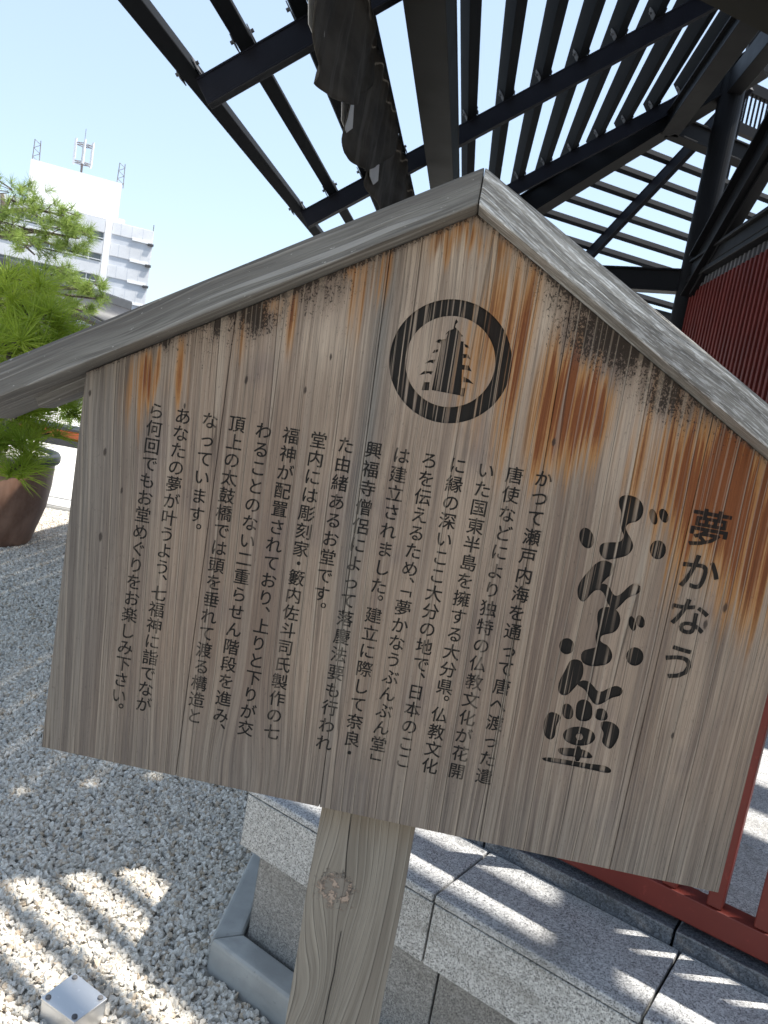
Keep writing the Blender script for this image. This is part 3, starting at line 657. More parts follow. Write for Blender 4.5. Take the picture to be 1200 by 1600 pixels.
# ------------------------------------------------------------------ red steel balustrade on the podium
rl = thing("red_railing", tuple(sp('A', 7.765, 0, .558)), "dark red steel balustrade of upright bars standing on the podium edge beside the notice board", "railing")
for side in ('A', 'B'):
    L = 7.755 * T30
    mb = MB(); mb.bar(sp(side, 7.755, -L, .600), sp(side, 7.755, L, .600), .05, .056); mb.build("bottom_rail", ST_RED, rl, bevel=.003)
    mb = MB(); mb.bar(sp(side, 7.755, -L, 1.11), sp(side, 7.755, L, 1.11), .07, .045); mb.build("top_rail", ST_RED, rl, bevel=.004)
    # bars from the shared corner outwards; A: distance along from the corner
    n_b = 62 if side == 'A' else 40
    base = None
    for k in range(n_b):
        s = .116 + .0925 * k
        al = (e_ - s - .017) if side == 'A' else (-e_ + s)
        if abs(al) > L - .05: continue
        if side == 'A' and ((s < .93 and k % 3) or (s > 1.45 and k % 2)): continue      # unseen bars left out to let sun onto the cap stones
        mb = MB(); t = SIDE[side][1]
        mb.bar(sp(side, 7.757, al, .6275), sp(side, 7.757, al, 1.088), .031, .034, up=(SIDE[side][0][0], SIDE[side][0][1], 0))
        if base is None: base = mb.build("upright_bar", ST_RED, rl, bevel=.0025, seg=1); b0 = sp(side, 7.757, al, 0)
        else: copy_part(base, rl, sp(side, 7.757, al, 0) - b0)
    for s in (.05, 2.4, 4.75, 7.1):
        al = (e_ - s - .15) if side == 'A' else (-e_ + s + .15)
        mb = MB(); p = sp(side, 7.757, al, 0); mb.box(p.x - .02, p.x + .02, p.y - .02, p.y + .02, .556, .573); mb.build("foot_block", ST_BLACK, rl)

# ------------------------------------------------------------------ the pavilion: slatted steel canopy and louvred core
pv = thing("pavilion", (CX, CY, 0), "hexagonal pavilion with a dark slatted steel canopy around a red louvred core", "pavilion")
def hipend(out, m=.0): return out * T30 - m
PN = {s_: Vector((SIDE[s_][0][0] * PITCH, SIDE[s_][0][1] * PITCH, 1)).normalized() for s_ in 'ABC'}   # roof normals
SLAT_W, SLAT_H = .084, .146
CLIPS = {'A': [-3.3, -.55, 2.2], 'B': [-4.891, -2.151, .589, 3.329], 'C': [-2.8, -.06, 2.68]}
def roof_pt(side, out, al, h): return sp(side, out, al, zr(out)) + PN[side] * h
slats = {'A': [EAVE + .03 - .17 * k for k in range(23)], 'B': [EAVE + .03 - .272 * k for k in range(14)], 'C': [6.20 + .258 * k for k in range(12)]}
clip_src = None
def clip_mesh(parent, c, n, t, u, side_sgn, sw_=SLAT_W):
    """small bolted angle cleat beside a slat, and its bolt"""
    mb = MB()
    a = c + t * .055; w = .05; hh = .085
    o = u * (sw_ / 2 + .006) * side_sgn
    P = []
    prof = [(-.045, 0), (.045, 0), (.045, hh * .45), (.02, hh), (-.02, hh), (-.045, hh * .5)]
    for s_ in (0, .006):
        for q in prof: P.append(c + o + u * s_ * side_sgn + t * q[0] + n * q[1])
    k = len(prof)
    mb.add(P, [tuple(range(k)), tuple(range(2 * k - 1, k - 1, -1))] + [(i, (i + 1) % k, k + (i + 1) % k, k + i) for i in range(k)])
    b = c + o + n * .05
    mb.tube([b + u * side_sgn * .004, b + u * side_sgn * .022], .011, n=6)
    return mb.build("bolted_cleat", ST_CLIP, parent)
for side in ('B', 'C', 'A'):
    n = PN[side]; tt = Vector((*SIDE[side][1], 0)); uu = tt.cross(n).normalized()   # uu along the slope
    for i, o in enumerate(slats[side]):
        L = hipend(o, .0)
        a0, a1 = -L, L
        if side == 'A': a0 = -2.6
        if side == 'C': a1 = 3.5
        mb = MB(); w_, h_ = (.070, (.040 if o > 6.12 else .14)) if side == 'A' else ((SLAT_W, SLAT_H) if side == 'B' else (.062, .105))  # unseen side A slats sized to set sun stripes and shade the floor
        mb.bar(roof_pt(side, o, a0, .150 + h_ / 2), roof_pt(side, o, a1, .150 + h_ / 2), w_, h_, up=n)
        sl = mb.build("canopy_slat", ST_SLAT, pv, bevel=.004, seg=1)
        if side != 'A':
            for al in CLIPS[side]:
                if a0 < al < a1:
                    for sg in (-1, 1):
                        c = roof_pt(side, o, al + .0, .150)
                        clip_mesh(sl, c + tt * (-.06 if side == 'B' else .06), n, tt, uu, sg, w_)
    for al in CLIPS[side]:
        o_in = max(5.45, abs(al) / T30 + .05)
        if o_in > EAVE - .2: continue
        mb = MB()
        up = PN[side]
        # open channel: web and two flanges
        p0, p1 = roof_pt(side, EAVE + .02, al, 0), roof_pt(side, o_in, al, 0)
        mb.bar(p0 + up * .075, p1 + up * .075, .062, .15, up=up)
        mb.bar(p0 + up * .006, p1 + up * .006, .078, .012, up=up)
        mb.bar(p0 + up * .1445, p1 + up * .1445, .078, .011, up=up)
        mb.build("rafter", ST_BLUE, pv, bevel=.002, seg=1)
# hip beams, radial ties, columns
def corner_pt(k, R, z):      # k: 0 = A/B corner, 1 = B/C corner, 2 = C/D
    a = rad(210 - 60 * k); return Vector((CX + R * math.cos(a), CY + R * math.sin(a), z))
COS30 = math.cos(rad(30))
for k in (0, 1):
    R0, R1 = 5.2 / COS30, (EAVE + .02) / COS30
    a = corner_pt(k, R1, zr(EAVE) - .02); b = corner_pt(k, R0, zr(5.2) - .02)
    mb = MB(); up = Vector((0, 0, 1))
    mb.bar(a, b, .15, .26, up=up, off=(0, -.0))
    mb.bar(a, b, .23, .02, up=up, off=(0, -.14)); mb.bar(a, b, .23, .02, up=up, off=(0, .14))
    mb.build("hip_beam", ST_BLACK, pv, bevel=.003, seg=1)
KR = 6.24
for k in (0, 1):
    p = corner_pt(k, KR, 0)
    mb = MB(); mb.tube([p + Vector((0, 0, .545)), p + Vector((0, 0, 5.75))], .135, n=28); mb.build("core_column", ST_BLACK, pv, smooth=False, bevel=.0)
    mb = MB(); mb.bar(corner_pt(k, KR - .1, 3.50), corner_pt(k, 8.6, 3.50), .13, .22, off=(0, 0)); mb.bar(corner_pt(k, KR - .1, 3.62), corner_pt(k, 8.6, 3.62), .2, .02); mb.bar(corner_pt(k, KR - .1, 3.38), corner_pt(k, 8.6, 3.38), .2, .02)
    mb.build("tie_beam", ST_BLACK, pv, bevel=.002, seg=1)
    if k == 0: continue
    mb = MB(); q = corner_pt(k, 8.55, 0); mb.tube([q + Vector((0, 0, .545)), q + Vector((0, 0, zr(7.4) - .2))], .11, n=24); mb.build("outer_column", ST_BLACK, pv)
# girders under the rafters
for side in ('A', 'B', 'C'):
    o = 8.233; L = o * T30
    mb = MB(); a, b = sp(side, o, -L, 0), sp(side, o, L, 0)
    for (w, h, z) in ((.21, .022, 3.445), (.21, .022, 3.70), (.20, .235, 3.575)):
        mb.bar(a + Vector((0, 0, z)), b + Vector((0, 0, z)), w, h)
    mb.build("eave_girder", ST_BROWN if side == 'B' else ST_BLACK, pv, bevel=.003, seg=1)
    o = 5.93; L = o * T30
    a, b = sp(side, o, -L, 5.26), sp(side, o, L, 5.26)
    mb = MB(); mb.bar(a, b, .12, .2); mb.bar(a - Vector((0, 0, .1)), b - Vector((0, 0, .1)), .2, .022); mb.bar(a + Vector((0, 0, .1)), b + Vector((0, 0, .1)), .2, .022)
    mb.build("inner_girder", ST_BLACK, pv, bevel=.003, seg=1)
# core: louvre bars in front of a dark wall, ring beams
KA = KR * COS30      # apothem of the core
for side in ('A', 'B'):
    L = KA * T30
    mb = MB(); mb.prism([(p.x, p.y) for p in (sp(side, KA - .12, -L + .07, 0), sp(side, KA - .12, L - .07, 0), sp(side, KA - .15, L - .09, 0), sp(side, KA - .15, -L + .09, 0))][::1], .55, 3.42)
    mb.build("wall_panel", ST_REDBACK, pv)
    base = None; kk = 0
    al = L - .17
    while al > -L + .1:
        mb = MB(); n2 = SIDE[side][0]
        if base is None:
            mb.bar(sp(side, KA - .02, al, .56), sp(side, KA - .02, al, 3.37), .052, .07, up=(n2[0], n2[1], 0))
            base = mb.build("louvre_bar", ST_REDRIB, pv, bevel=.003, seg=1); b0 = sp(side, KA, al, 0)
            mb = MB(); mb.bar(sp(side, KA - .02, al, 3.372), sp(side, KA - .02, al, 3.46), .05, .06, up=(n2[0], n2[1], 0)); mb.build("bar_bracket", ST_CLIP, base, bevel=.002, seg=1)
        else: copy_part(base, pv, sp(side, KA, al, 0) - b0)
        al -= .118; kk += 1
    for (z0, h, w, of) in ((3.50, .05, .16, .0), (3.62, .12, .10, .0), (3.70, .03, .18, 0)):
        mb = MB(); mb.bar(sp(side, KA + of, -L, z0), sp(side, KA + of, L, z0), w, h); mb.build("ring_beam", ST_BLACK, pv, bevel=.003, seg=1)
    mb = MB(); mb.bar(sp(side, KA, -L, 5.66), sp(side, KA, L, 5.66), .16, .26); mb.build("ring_beam", ST_BLACK, pv, bevel=.004, seg=1)
# stair stringer rising along side B, its landing and the stair soffit inside the core
mb = MB()
a = Vector((2.30, 8.45, 3.50)); b = Vector((2.30, 4.2, 5.66))
mb.bar(a, b, .10, .46); mb.bar(a + Vector((-.03, 0, .24)), b + Vector((-.03, 0, .24)), .18, .025); mb.bar(a + Vector((-.03, 0, -.2)), b + Vector((-.03, 0, -.2)), .18, .02)
mb.build("stair_stringer", ST_BLACK, pv, bevel=.002, seg=1)
mb = MB()
mb.bar(Vector((3.4, 9.2, 3.0)), Vector((3.2, 4.5, 6.4)), 1.1, .14); mb.build("stair_flight", ST_BLACK, pv, bevel=.004, seg=1)
mb = MB(); mb.prism([(1.02, 4.785), (1.05, 4.2), (2.2, 3.2), (2.25, 4.9), (1.66, 5.15)][::1], 4.5, 4.66)
mb.build("landing_deck", ST_BROWN, pv, bevel=.006, seg=1)
for q in ((1.12, 4.72), (2.1, 4.6)):
    mb = MB(); mb.bar((q[0], q[1], 4.66), (q[0], q[1], zr(CX - q[0]) + .02), .06, .06, up=(1, 0, 0)); mb.build("deck_hanger", ST_BLACK, pv, bevel=.003, seg=1)
# high walkway balustrade glimpsed between the members
wr = thing("walkway_railing", (4.2, 13.2, 6.6), "black barred railing of the upper walkway seen through the steelwork at top right", "railing")
t60 = Vector((.8660254, .5, 0)); o0 = Vector((3.55, 13.25, 0))
for z0, z1 in ((7.0, 7.65), (8.05, 8.5)):
    for z in (z0, z1):
        mb = MB(); mb.bar(o0 + Vector((0, 0, z)), o0 + t60 * 2.6 + Vector((0, 0, z)), .12, .16); mb.build("rail", ST_BLACK, wr)
    for k in range(27):
        p = o0 + t60 * (.05 + .096 * k)
        mb = MB(); mb.bar(p + Vector((0, 0, z0)), p + Vector((0, 0, z1)), .03, .03, up=(1, 0, 0)); mb.build("bar", ST_BLACK, wr)
for s in (0.0, 1.3, 2.6):
    p = o0 + t60 * s
    mb = MB(); mb.bar(p + Vector((0, 0, 0)), p + Vector((0, 0, 8.6)), .14, .14, up=(1, 0, 0)); mb.build("post", ST_BLACK, wr)

# ------------------------------------------------------------------ bunched shade cloth under the eave
def cloth():
    M = Mat("weathered_shade_cloth", rough=.9, spec=.15)
    x, y, z = M.world()
    n = M.noise(M.vec(x * 2, y * 2, z * 5), 1, 4, .6); w = M.noise(M.vec(x * 300, y * 300, z * 300), 1, 2)
    f = M.noise(M.vec(x * 6, y * 14, z * 1.2), 1, 3, .6)
    col = M.mix(n.ss(.3, .7), (.030, .027, .023), (.062, .056, .048))
    col = M.mix(f.ss(.50, .70) * .45, col, (.11, .105, .095))
    M.color(col).bump(w * .3 + f, .01, .5)
    LN = Mat("cloth_pale_lining", rough=.85, spec=.2); LN.color((.42, .42, .42))
    sh = thing("shade_cloth", (-.825, 5.0, 3.5), "dark bunched shade cloth hanging in scalloped folds from a bar under the canopy", "awning")
    mb = MB(); mb.tube([(-.825, 2.3, 3.46), (-.825, 8.0, 3.46)], .014, n=8); mb.build("hanging_bar", ST_BLACK, sh, smooth=True)
    swags = [(2.2, 3.55, .62), (3.2, 4.55, .64), (4.25, 5.75, .60), (5.35, 6.9, .60), (6.5, 8.0, .5)]
    for i, (y0, y1, dp) in enumerate(swags):
        NU, NV = 40, 14; V = []; F = []
        for a in range(NU + 1):
            u = a / NU; yy = y0 + (y1 - y0) * u
            drop = dp * (1 - .62 * u ** 3.0) * (.90 + .10 * math.sin(min(1, u * 4) * math.pi / 2))
            for b in range(NV + 1):
                v = b / NV
                xo = .022 * math.sin(u * 11 + i * 2 + v * 1.2) * (.3 + v) + .016 * abs(math.sin(u * 9.5 + i + v * .8)) ** .5 * (.4 + .6 * v) + .007 * math.sin(u * 31 + v * 3)
                cr = math.sin(u * 23 + v * 9 + i * 3) * math.sin(v * 13 - u * 7 + i) * .014 * (1.15 - v)
                V.append((-.825 + xo + cr * v - .045 * (1 - u) * v + .03 * u, yy + .10 * v * (1 - u) + .02 * math.sin(v * 6 + u * 9), 3.46 - drop * v))
        for a in range(NU):
            for b in range(NV):
                k = a * (NV + 1) + b; F.append((k, k + 1, k + NV + 2, k + NV + 1))
        mb = MB(); mb.add(V, F); o = mb.build("cloth_swag", M.m, sh, smooth=True)
        so_ = o.modifiers.new("thickness", 'SOLIDIFY'); so_.thickness = .004
        # pale turned-up hem at the far end of the swag
        mb = MB(); hx = -.85 - .02 * (i % 2)
        hy = y0 + .10; zb = 3.46 - dp * .78
        mb.add([(hx - .01, hy, zb + .10), (hx + .02, hy + .1, zb + .16), (hx + .03, hy + .15, zb - .01), (hx + .01, hy + .11, zb - .05), (hx - .01, hy + .03, zb - .02), (hx - .012, hy - .02, zb + .05)], [(0, 1, 2, 3, 4, 5)])
        h = mb.build("pale_hem", LN.m, sh); so_ = h.modifiers.new("thickness", 'SOLIDIFY'); so_.thickness = .004
    for yy in [2.6 + .42 * k for k in range(13)]:
        mb = MB(); mb.tube([(-.825, yy, 3.455), (-.822, yy + .01, 3.475), (-.825, yy + .01, 3.50)], .006, n=6); mb.build("hook", ST_GALV, sh)
cloth()
# ------------------------------------------------------------------ the notice board
SB = thing("notice_board", (0, .075, 0), "weathered wooden notice board with a small gabled roof, carved round emblem and vertical Japanese text", "notice board")
HW = .4505; TOPA = 1.7663; SL = (1.7663 - 1.505) / .4505
def ztop(x): return TOPA - SL * abs(x)
# joints between the planks: x at the bottom, x at the top
joints = [(-HW, -HW), (-.262, -.272), (-.066, -.096), (.146, .1255), (.3136, .3150), (HW, HW)]
ZB = 1.0
def plank(i):
    (b0, t0), (b1, t1) = joints[i], joints[i + 1]
    g0 = .0 if i == 0 else .00035; g1 = 0 if i == 4 else .00035
    def jx(b, t, z): return b + (t - b) * (z - 1.0) / .75
    def hit(b, t):       # height at which a joint meets the gable
        z = 1.6
        for _ in range(12): z = ztop(jx(b, t, z))
        return z
    zL, zR = hit(b0, t0), hit(b1, t1)
    P = [(b0 + g0, ZB), (b1 - g1, ZB), (jx(b1, t1, zR) - g1, zR)]
    if jx(b0, t0, zL) < 0 < jx(b1, t1, zR): P.append((0, TOPA))
    P.append((jx(b0, t0, zL) + g0, zL))
    n = len(P)
    mb = MB()
    yf = rng.uniform(-.0003, .0003)
    V = [(x, yf, z) for x, z in P] + [(x, .03, z) for x, z in P]
    F = [tuple(range(n)), tuple(range(2 * n - 1, n - 1, -1))] + [(i2, n + i2, n + (i2 + 1) % n, (i2 + 1) % n) for i2 in range(n)]
    mb.add(V, F)
    return mb.build("plank", [W_BOARD, W_CARVED], SB, bevel=.0011, seg=2)
planks = [plank(i) for i in range(5)]
# carving: cutters for the emblem and the large title
def cutter(polys, depth=.0026):
    mb = MB()
    for P in polys:
        ar = sum(P[i][0] * P[(i + 1) % len(P)][1] - P[(i + 1) % len(P)][0] * P[i][1] for i in range(len(P)))
        if ar < 0: P = P[::-1]
        n = len(P)
        V = [(x, -.01, z) for x, z in P] + [(x, depth, z) for x, z in P]
        F = [tuple(range(n)), tuple(range(2 * n - 1, n - 1, -1))] + [(i, n + i, n + (i + 1) % n, (i + 1) % n) for i in range(n)]
        mb.add(V, F, 1)
    return mb
def ring_cutter(cx, cz, ro, ri, n=96, depth=.0026):
    mb = MB(); V = []
    for y in (-.01, depth):
        for r in (ro, ri):
            for k in range(n):
                a = 2 * math.pi * k / n; V.append((cx + r * math.cos(a), y, cz + r * math.sin(a)))
    F = []
    for k in range(n):
        k2 = (k + 1) % n
        F += [(k, k2, n + k2, n + k), (2 * n + k, 3 * n + k, 3 * n + k2, 2 * n + k2), (k, 2 * n + k, 2 * n + k2, k2), (n + k, n + k2, 3 * n + k2, 3 * n + k)]
    return mb.add(V, F, 1)
mouth = TITLE_STROKES[19]
def do_cut(planks_, mb):
    cut = mb.build("cutter", [W_BOARD, W_CARVED], SB)
    for p in planks_:
        m = p.modifiers.new("carve", 'BOOLEAN'); m.operation = 'DIFFERENCE'; m.object = cut; m.solver = 'EXACT'; m.use_self = True
        dg = bpy.context.evaluated_depsgraph_get()
        me = bpy.data.meshes.new_from_object(p.evaluated_get(dg))
        p.modifiers.clear(); old = p.data; p.data = me; me.name = "plank"
        bpy.data.meshes.remove(old)
    me = cut.data; bpy.data.objects.remove(cut); bpy.data.meshes.remove(me)
do_cut([planks[2]], ring_cutter(-.001, 1.593, .0735, .0540))
do_cut([planks[2]], cutter(PAGODA_MARK, .0018))
do_cut([planks[3], planks[4]], cutter(TITLE_STROKES))
# small island left standing in the last character
mb = MB(); mb.tube([(.2420, .0028, 1.1643), (.2420, .0002, 1.1643)], .0042, n=14); mb.build("carving_island", W_BOARD, SB)

# ---- lettering burnt into the board, one mesh per vertical line
GLY = {}
def glyph(ch, bold):
    key = (ch, bold)
    if key in GLY: return GLY[key]
    cu = bpy.data.curves.new("g", "FONT"); cu.body = ch; cu.size = 1.0;  cu.resolution_u = 3
    o = bpy.data.objects.new("g", cu); COL.objects.link(o)
    dg = bpy.context.evaluated_depsgraph_get()
    m = bpy.data.meshes.new_from_object(o.evaluated_get(dg))
    V = [(v.co.x, v.co.y) for v in m.vertices]; F = [tuple(p.vertices) for p in m.polygons]
    bpy.data.objects.remove(o); bpy.data.curves.remove(cu); bpy.data.meshes.remove(m)
    GLY[key] = (V, F); return GLY[key]
def put(mb, ch, cx, cz, size, bold, y=-.00045):
    if bold > 0:        # heavier face: the thin glyph repeated a hair aside, each a touch nearer
        for k, (ax, az) in enumerate(((0, 0), (1, 0), (-1, 0), (0, 1), (0, -1), (.7, .7), (-.7, .7), (.7, -.7), (-.7, -.7))):
            put(mb, ch, cx + ax * bold * size, cz + az * bold * size, size, 0, y - .00001 * k)
        return
    V, F = glyph(ch, 0)
    if ch in '。、・':
        xs = [v[0] for v in V]; ys = [v[1] for v in V]
        mx_, my_ = (min(xs) + max(xs)) / 2, (min(ys) + max(ys)) / 2
        ox, oz = (.0, .0) if ch == '・' else (.22, .20)
        Q = [(cx + (v[0] - mx_ + ox) * size, y, cz + (v[1] - my_ + oz) * size) for v in V]
    elif ch in '「」':
        s_ = 1 if ch == '「' else 1
        xs = [v[0] for v in V]; ys = [v[1] for v in V]
        mx_, my_ = (min(xs) + max(xs)) / 2, (min(ys) + max(ys)) / 2
        Q = [(cx + (v[1] - my_) * size, y, cz - (v[0] - mx_) * size) for v in V]       # turned for vertical setting
    else:
        Q = [(cx + (v[0] - .5) * size, y, cz + (v[1] - .38) * size) for v in V]
    mb.add(Q, F)
LINES = [("かつて瀬戸内海を通って唐へ渡った遣", 1.4743, 1.0879), ("唐使などにより独特の仏教文化が花開", 1.4725, 1.0875), ("いた国東半島を擁する大分県。仏教文化", 1.472, 1.0868),
         ("に縁の深いここ大分の地で、日本のここ", 1.472, 1.0868), ("ろを伝えるため、「夢かなうぶんぶん堂」", 1.472, 1.083), ("は建立されました。建立に際して奈良・", 1.472, 1.082),
         ("興福寺僧侶によって落慶法要も行われ", 1.4725, 1.0880), ("た由緒あるお堂です。", 1.4725, 1.2630), ("堂内には彫刻家・籔内佐斗司氏製作の七", 1.4725, 1.0880),
         ("福神が配置されており、上りと下りが交", 1.472, 1.0855), ("わることのない二重らせん階段を進み、", 1.472, 1.077), ("頂上の太鼓橋では頭を垂れて渡る構造と", 1.4745, 1.0878),
         ("なっています。", 1.4727, 1.3330), ("あなたの夢が叶うよう、七福神に詣でなが", 1.4722, 1.0890), ("ら何回でもお堂めぐりをお楽しみ下さい。", 1.4727, 1.0760)]
HALF = '。、・「」'
for i, (txt, z0, z1) in enumerate(LINES):
    x = .1354 - .0349 * i
    adv = []; tot = 0; prev = None
    pos = []
    for ch in txt:
        w = .62 if ch in HALF else 1.0
        if prev is None: t = 0
        else: t = tot + (w + pw) / 2
        pos.append(t); tot = t; pw = w; prev = ch
    mb = MB()
    for ch, t in zip(txt, pos):
        put(mb, ch, x, z0 + (z1 - z0) * t / pos[-1], .0218, .011)
    mb.build("text_line", W_INK, SB)
mb = MB()
for ch, z in zip("夢かなう", (1.4521, 1.3985, 1.3430, 1.2845)):
    put(mb, ch, .3392, z - .002, .049, .014)
mb.build("title_line", W_INK, SB)

# ---- little gabled roof: two thick boards, mitred at the ridge
YF, YB = -.045, .105
def roof_board(sgn, mat):
    V = []; NS = 14
    for y in (YF, YB):
        for s in range(NS + 1):
            x = .60 * s / NS
            sag = .006 * (x / .6) ** 2 * (1 if sgn > 0 else .4)
            zl = 1.7660 - .5745 * x - sag * .6
            V.append((sgn * x, y, zl)); V.append((sgn * (x if s else 0.0), y, zl + .0405 + (.0035 * (x / .6))))
    F = []; W = 2 * (NS + 1)
    for s in range(NS):
        a = 2 * s
        F += [(a, a + 2, a + 3, a + 1), (W + a, W + a + 1, W + a + 3, W + a + 2), (a, W + a, W + a + 2, a + 2), (a + 1, a + 3, W + a + 3, W + a + 1)]
    F += [(0, 1, W + 1, W), (2 * NS, W + 2 * NS, W + 2 * NS + 1, 2 * NS + 1)]
    mb = MB(); mb.add([(p[0] + sgn * .0004, p[1], p[2]) for p in V], F)
    return mb.build("roof_board", mat, SB, bevel=.0028, seg=2)
roof_board(-1, W_ROOF_L); roof_board(1, W_ROOF_R)
for sgn in (-1, 1):
    mb = MB()
    a = Vector((sgn * .0, .051, 1.7610)); b = Vector((sgn * .530, .051, 1.7610 - .5745 * .530))
    mb.bar(a, b, .040, .022); mb.build("roof_batten", W_BATTEN, SB, bevel=.002, seg=1)
# ---- post, with the front edge a little worn
mb = MB(); NS = 40; V = []; F = []
for s in range(NS + 1):
    z = 1.70 * s / NS - .0
    w = .0645 + .0009 * math.sin(z * 9) + .0006 * math.sin(z * 31)
    for (px_, py_) in ((-w, .0305), (w, .0305), (w, .122), (-w, .122)): V.append((px_ + .001 * math.sin(z * 5), py_, z))
for s in range(NS):
    for k in range(4): F.append((s * 4 + k, s * 4 + (k + 1) % 4, s * 4 + 4 + (k + 1) % 4, s * 4 + 4 + k))
F += [(3, 2, 1, 0), (NS * 4, NS * 4 + 1, NS * 4 + 2, NS * 4 + 3)]
mb.add(V, F); mb.build("post", W_POST, SB, bevel=.0025, seg=2)
# drying split in the post
mb = MB()
P = []
for (px_, py_) in ((549, 1268), (545, 1300), (541, 1340), (540, 1372)): P.append(on_plane(px_, py_, (0, .0298, 0), (0, 1, 0)))
def split(P, w, mb):
    for i in range(len(P) - 1):
        a, b = P[i], P[i + 1]; w0 = w * (.4 + .6 * math.sin(math.pi * (i + .2) / len(P))); w1 = w * (.4 + .6 * math.sin(math.pi * (i + 1.2) / len(P)))
        mb.add([(a.x - w0, a.y, a.z), (a.x + w0, a.y, a.z), (b.x + w1, b.y, b.z), (b.x - w1, b.y, b.z), (a.x, a.y + .004, a.z), (b.x, b.y + .004, b.z)], [(0, 3, 2, 1), (0, 4, 5, 3), (1, 2, 5, 4)])
DARK = Mat("split_shadow_wood", rough=.9); DARK.color((.012, .010, .008))
split(P, .0006, mb)
P = [on_plane(a, b, (0, .0298, 0), (0, 1, 0)) for a, b in ((533, 1455), (528, 1480), (522, 1520), (515, 1550), (508, 1585), (504, 1605))]
split(P, .0007, mb); mb.build("drying_split", DARK.m, SB)

# ------------------------------------------------------------------ stainless junction box in the gravel
jb = thing("junction_box", (-.627, .637, 0), "small square stainless steel junction box with four screws sunk in the gravel", "junction box")
Q = [Vector((-.683, .614, 0)), Vector((-.581, .571, 0)), Vector((-.545, .655, 0)), Vector((-.650, .706, 0))]
mb = MB(); mb.prism([(q.x, q.y) for q in Q], -.03, .056); mb.build("box_body", ST_GALV, jb, bevel=.003)
c0 = sum(Q, Vector()) / 4
mb = MB(); mb.prism([(c0.x + (q.x - c0.x) * 1.03, c0.y + (q.y - c0.y) * 1.03) for q in Q], .0565, .062); lid = mb.build("box_lid", ST_GALV, jb, bevel=.0015)
for q in Q:
    p = c0 + (q - c0) * .80
    mb = MB(); mb.tube([(p.x, p.y, .061), (p.x, p.y, .0655), (p.x, p.y, .067)], [.0068, .0062, .003], n=12)
    mb.build("screw", ST_CLIP, lid)

# ------------------------------------------------------------------ big brown planter with pine, second pine behind
PB = Mat("glazed_brown_ceramic", rough=.42, spec=.5)
x, y, z = PB.world()
n1 = PB.noise(PB.vec(x * 5, y * 5, z * 1.6), 1, 4, .6); n2 = PB.noise(PB.vec(x, y, z), 40, 3)  # n1: blotches of dappled light painted into the glaze colour
PB.color(PB.mix(n2.ss(.4, .7) * .4, PB.mix(n1.ss(.35, .65), (.17, .085, .052), (.33, .195, .135)), (.24, .15, .11))).bump(n2, .002, .3)
RIMM = Mat("dark_rim_glaze", rough=.5); RIMM.color((.028, .028, .030))
SOIL = gravel_mat("pumice_soil", False)
def pot(name, cx, cy, rb, rt, h, label, mat=PB.m):
    t = thing(name, (cx, cy, 0), label, "planter")
    NN = 48
    def lathe(prof, nm, m, ridged=0):
        V = []; F = []
        for (r, z) in prof:
            for k in range(NN):
                a = 2 * math.pi * k / NN; V.append((cx + r * math.cos(a), cy + r * math.sin(a), z))
        for i in range(len(prof) - 1):
            for k in range(NN): k2 = (k + 1) % NN; F.append((i * NN + k, i * NN + k2, (i + 1) * NN + k2, (i + 1) * NN + k))
        mb = MB(); mb.add(V, F); return mb.build(nm, m, t, smooth=True)
    prof = [(rb * .55, .0), (rb * .93, 0.0), (rb, .03), (rb * 1.08, h * .18), (rb + (rt - rb) * .72, h * .42), (rb + (rt - rb) * .93, h * .66), (rt, h * .9)]
    lathe(prof, "pot_body", mat)
    lathe([(rt * .99, h * .895), (rt * 1.055, h * .90), (rt * 1.07, h * .93), (rt * 1.065, h * .975), (rt * 1.04, h), (rt * .95, h), (rt * .94, h * .9)], "pot_rim", RIMM)
    mb = MB(); mb.tube([(cx, cy, h * .88), (cx, cy, h * .955)], rt * .95, n=NN); mb.build("potting_grit", SOIL, t)
    return t
pot("planter_pot", -3.44, 4.66, .36, .475, .72, "large round brown ceramic planter with dark rim standing on the gravel at left")
pot("planter_pot", -5.9, 8.3, .38, .5, .72, "brown ceramic planter farther back, mostly hidden behind the front pine")

def needle_mat(name, a, b, c):
    M = Mat(name, rough=.5, spec=.3)
    x, y, z = M.world()
    n = M.noise(M.vec(x, y, z), 3.0, 3, .6); r = M.noise(M.vec(x, y, z), 45, 2, .6)
    col = M.mix(n.ss(.35, .65), a, b)
    col = M.mix(r.ss(.55, .75) * .6, col, c)
    M.color(col)
    tr = M.nt.nodes.new('ShaderNodeBsdfTranslucent'); M.nt.links.new(col, tr.inputs['Color'])
    ms = M.nt.nodes.new('ShaderNodeMixShader'); ms.inputs[0].default_value = .45
    out = M.nt.nodes['Material Output']
    M.nt.links.new(M.p.outputs[0], ms.inputs[1]); M.nt.links.new(tr.outputs[0], ms.inputs[2]); M.nt.links.new(ms.outputs[0], out.inputs[0])
    return M.m
ND1 = needle_mat("pine_needles_fresh", (.20, .30, .025), (.36, .46, .05), (.55, .58, .16))
ND2 = needle_mat("pine_needles_far", (.17, .25, .05), (.27, .36, .085), (.40, .45, .17))
BARK = Mat("pine_bark", rough=.9)
x, y, z = BARK.world(); nb = BARK.noise(BARK.vec(x, y, z), 35, 4, .65)
BARK.color(BARK.mix(nb.ss(.35, .65), (.035, .026, .020), (.12, .095, .075))).bump(nb, .012, 1)
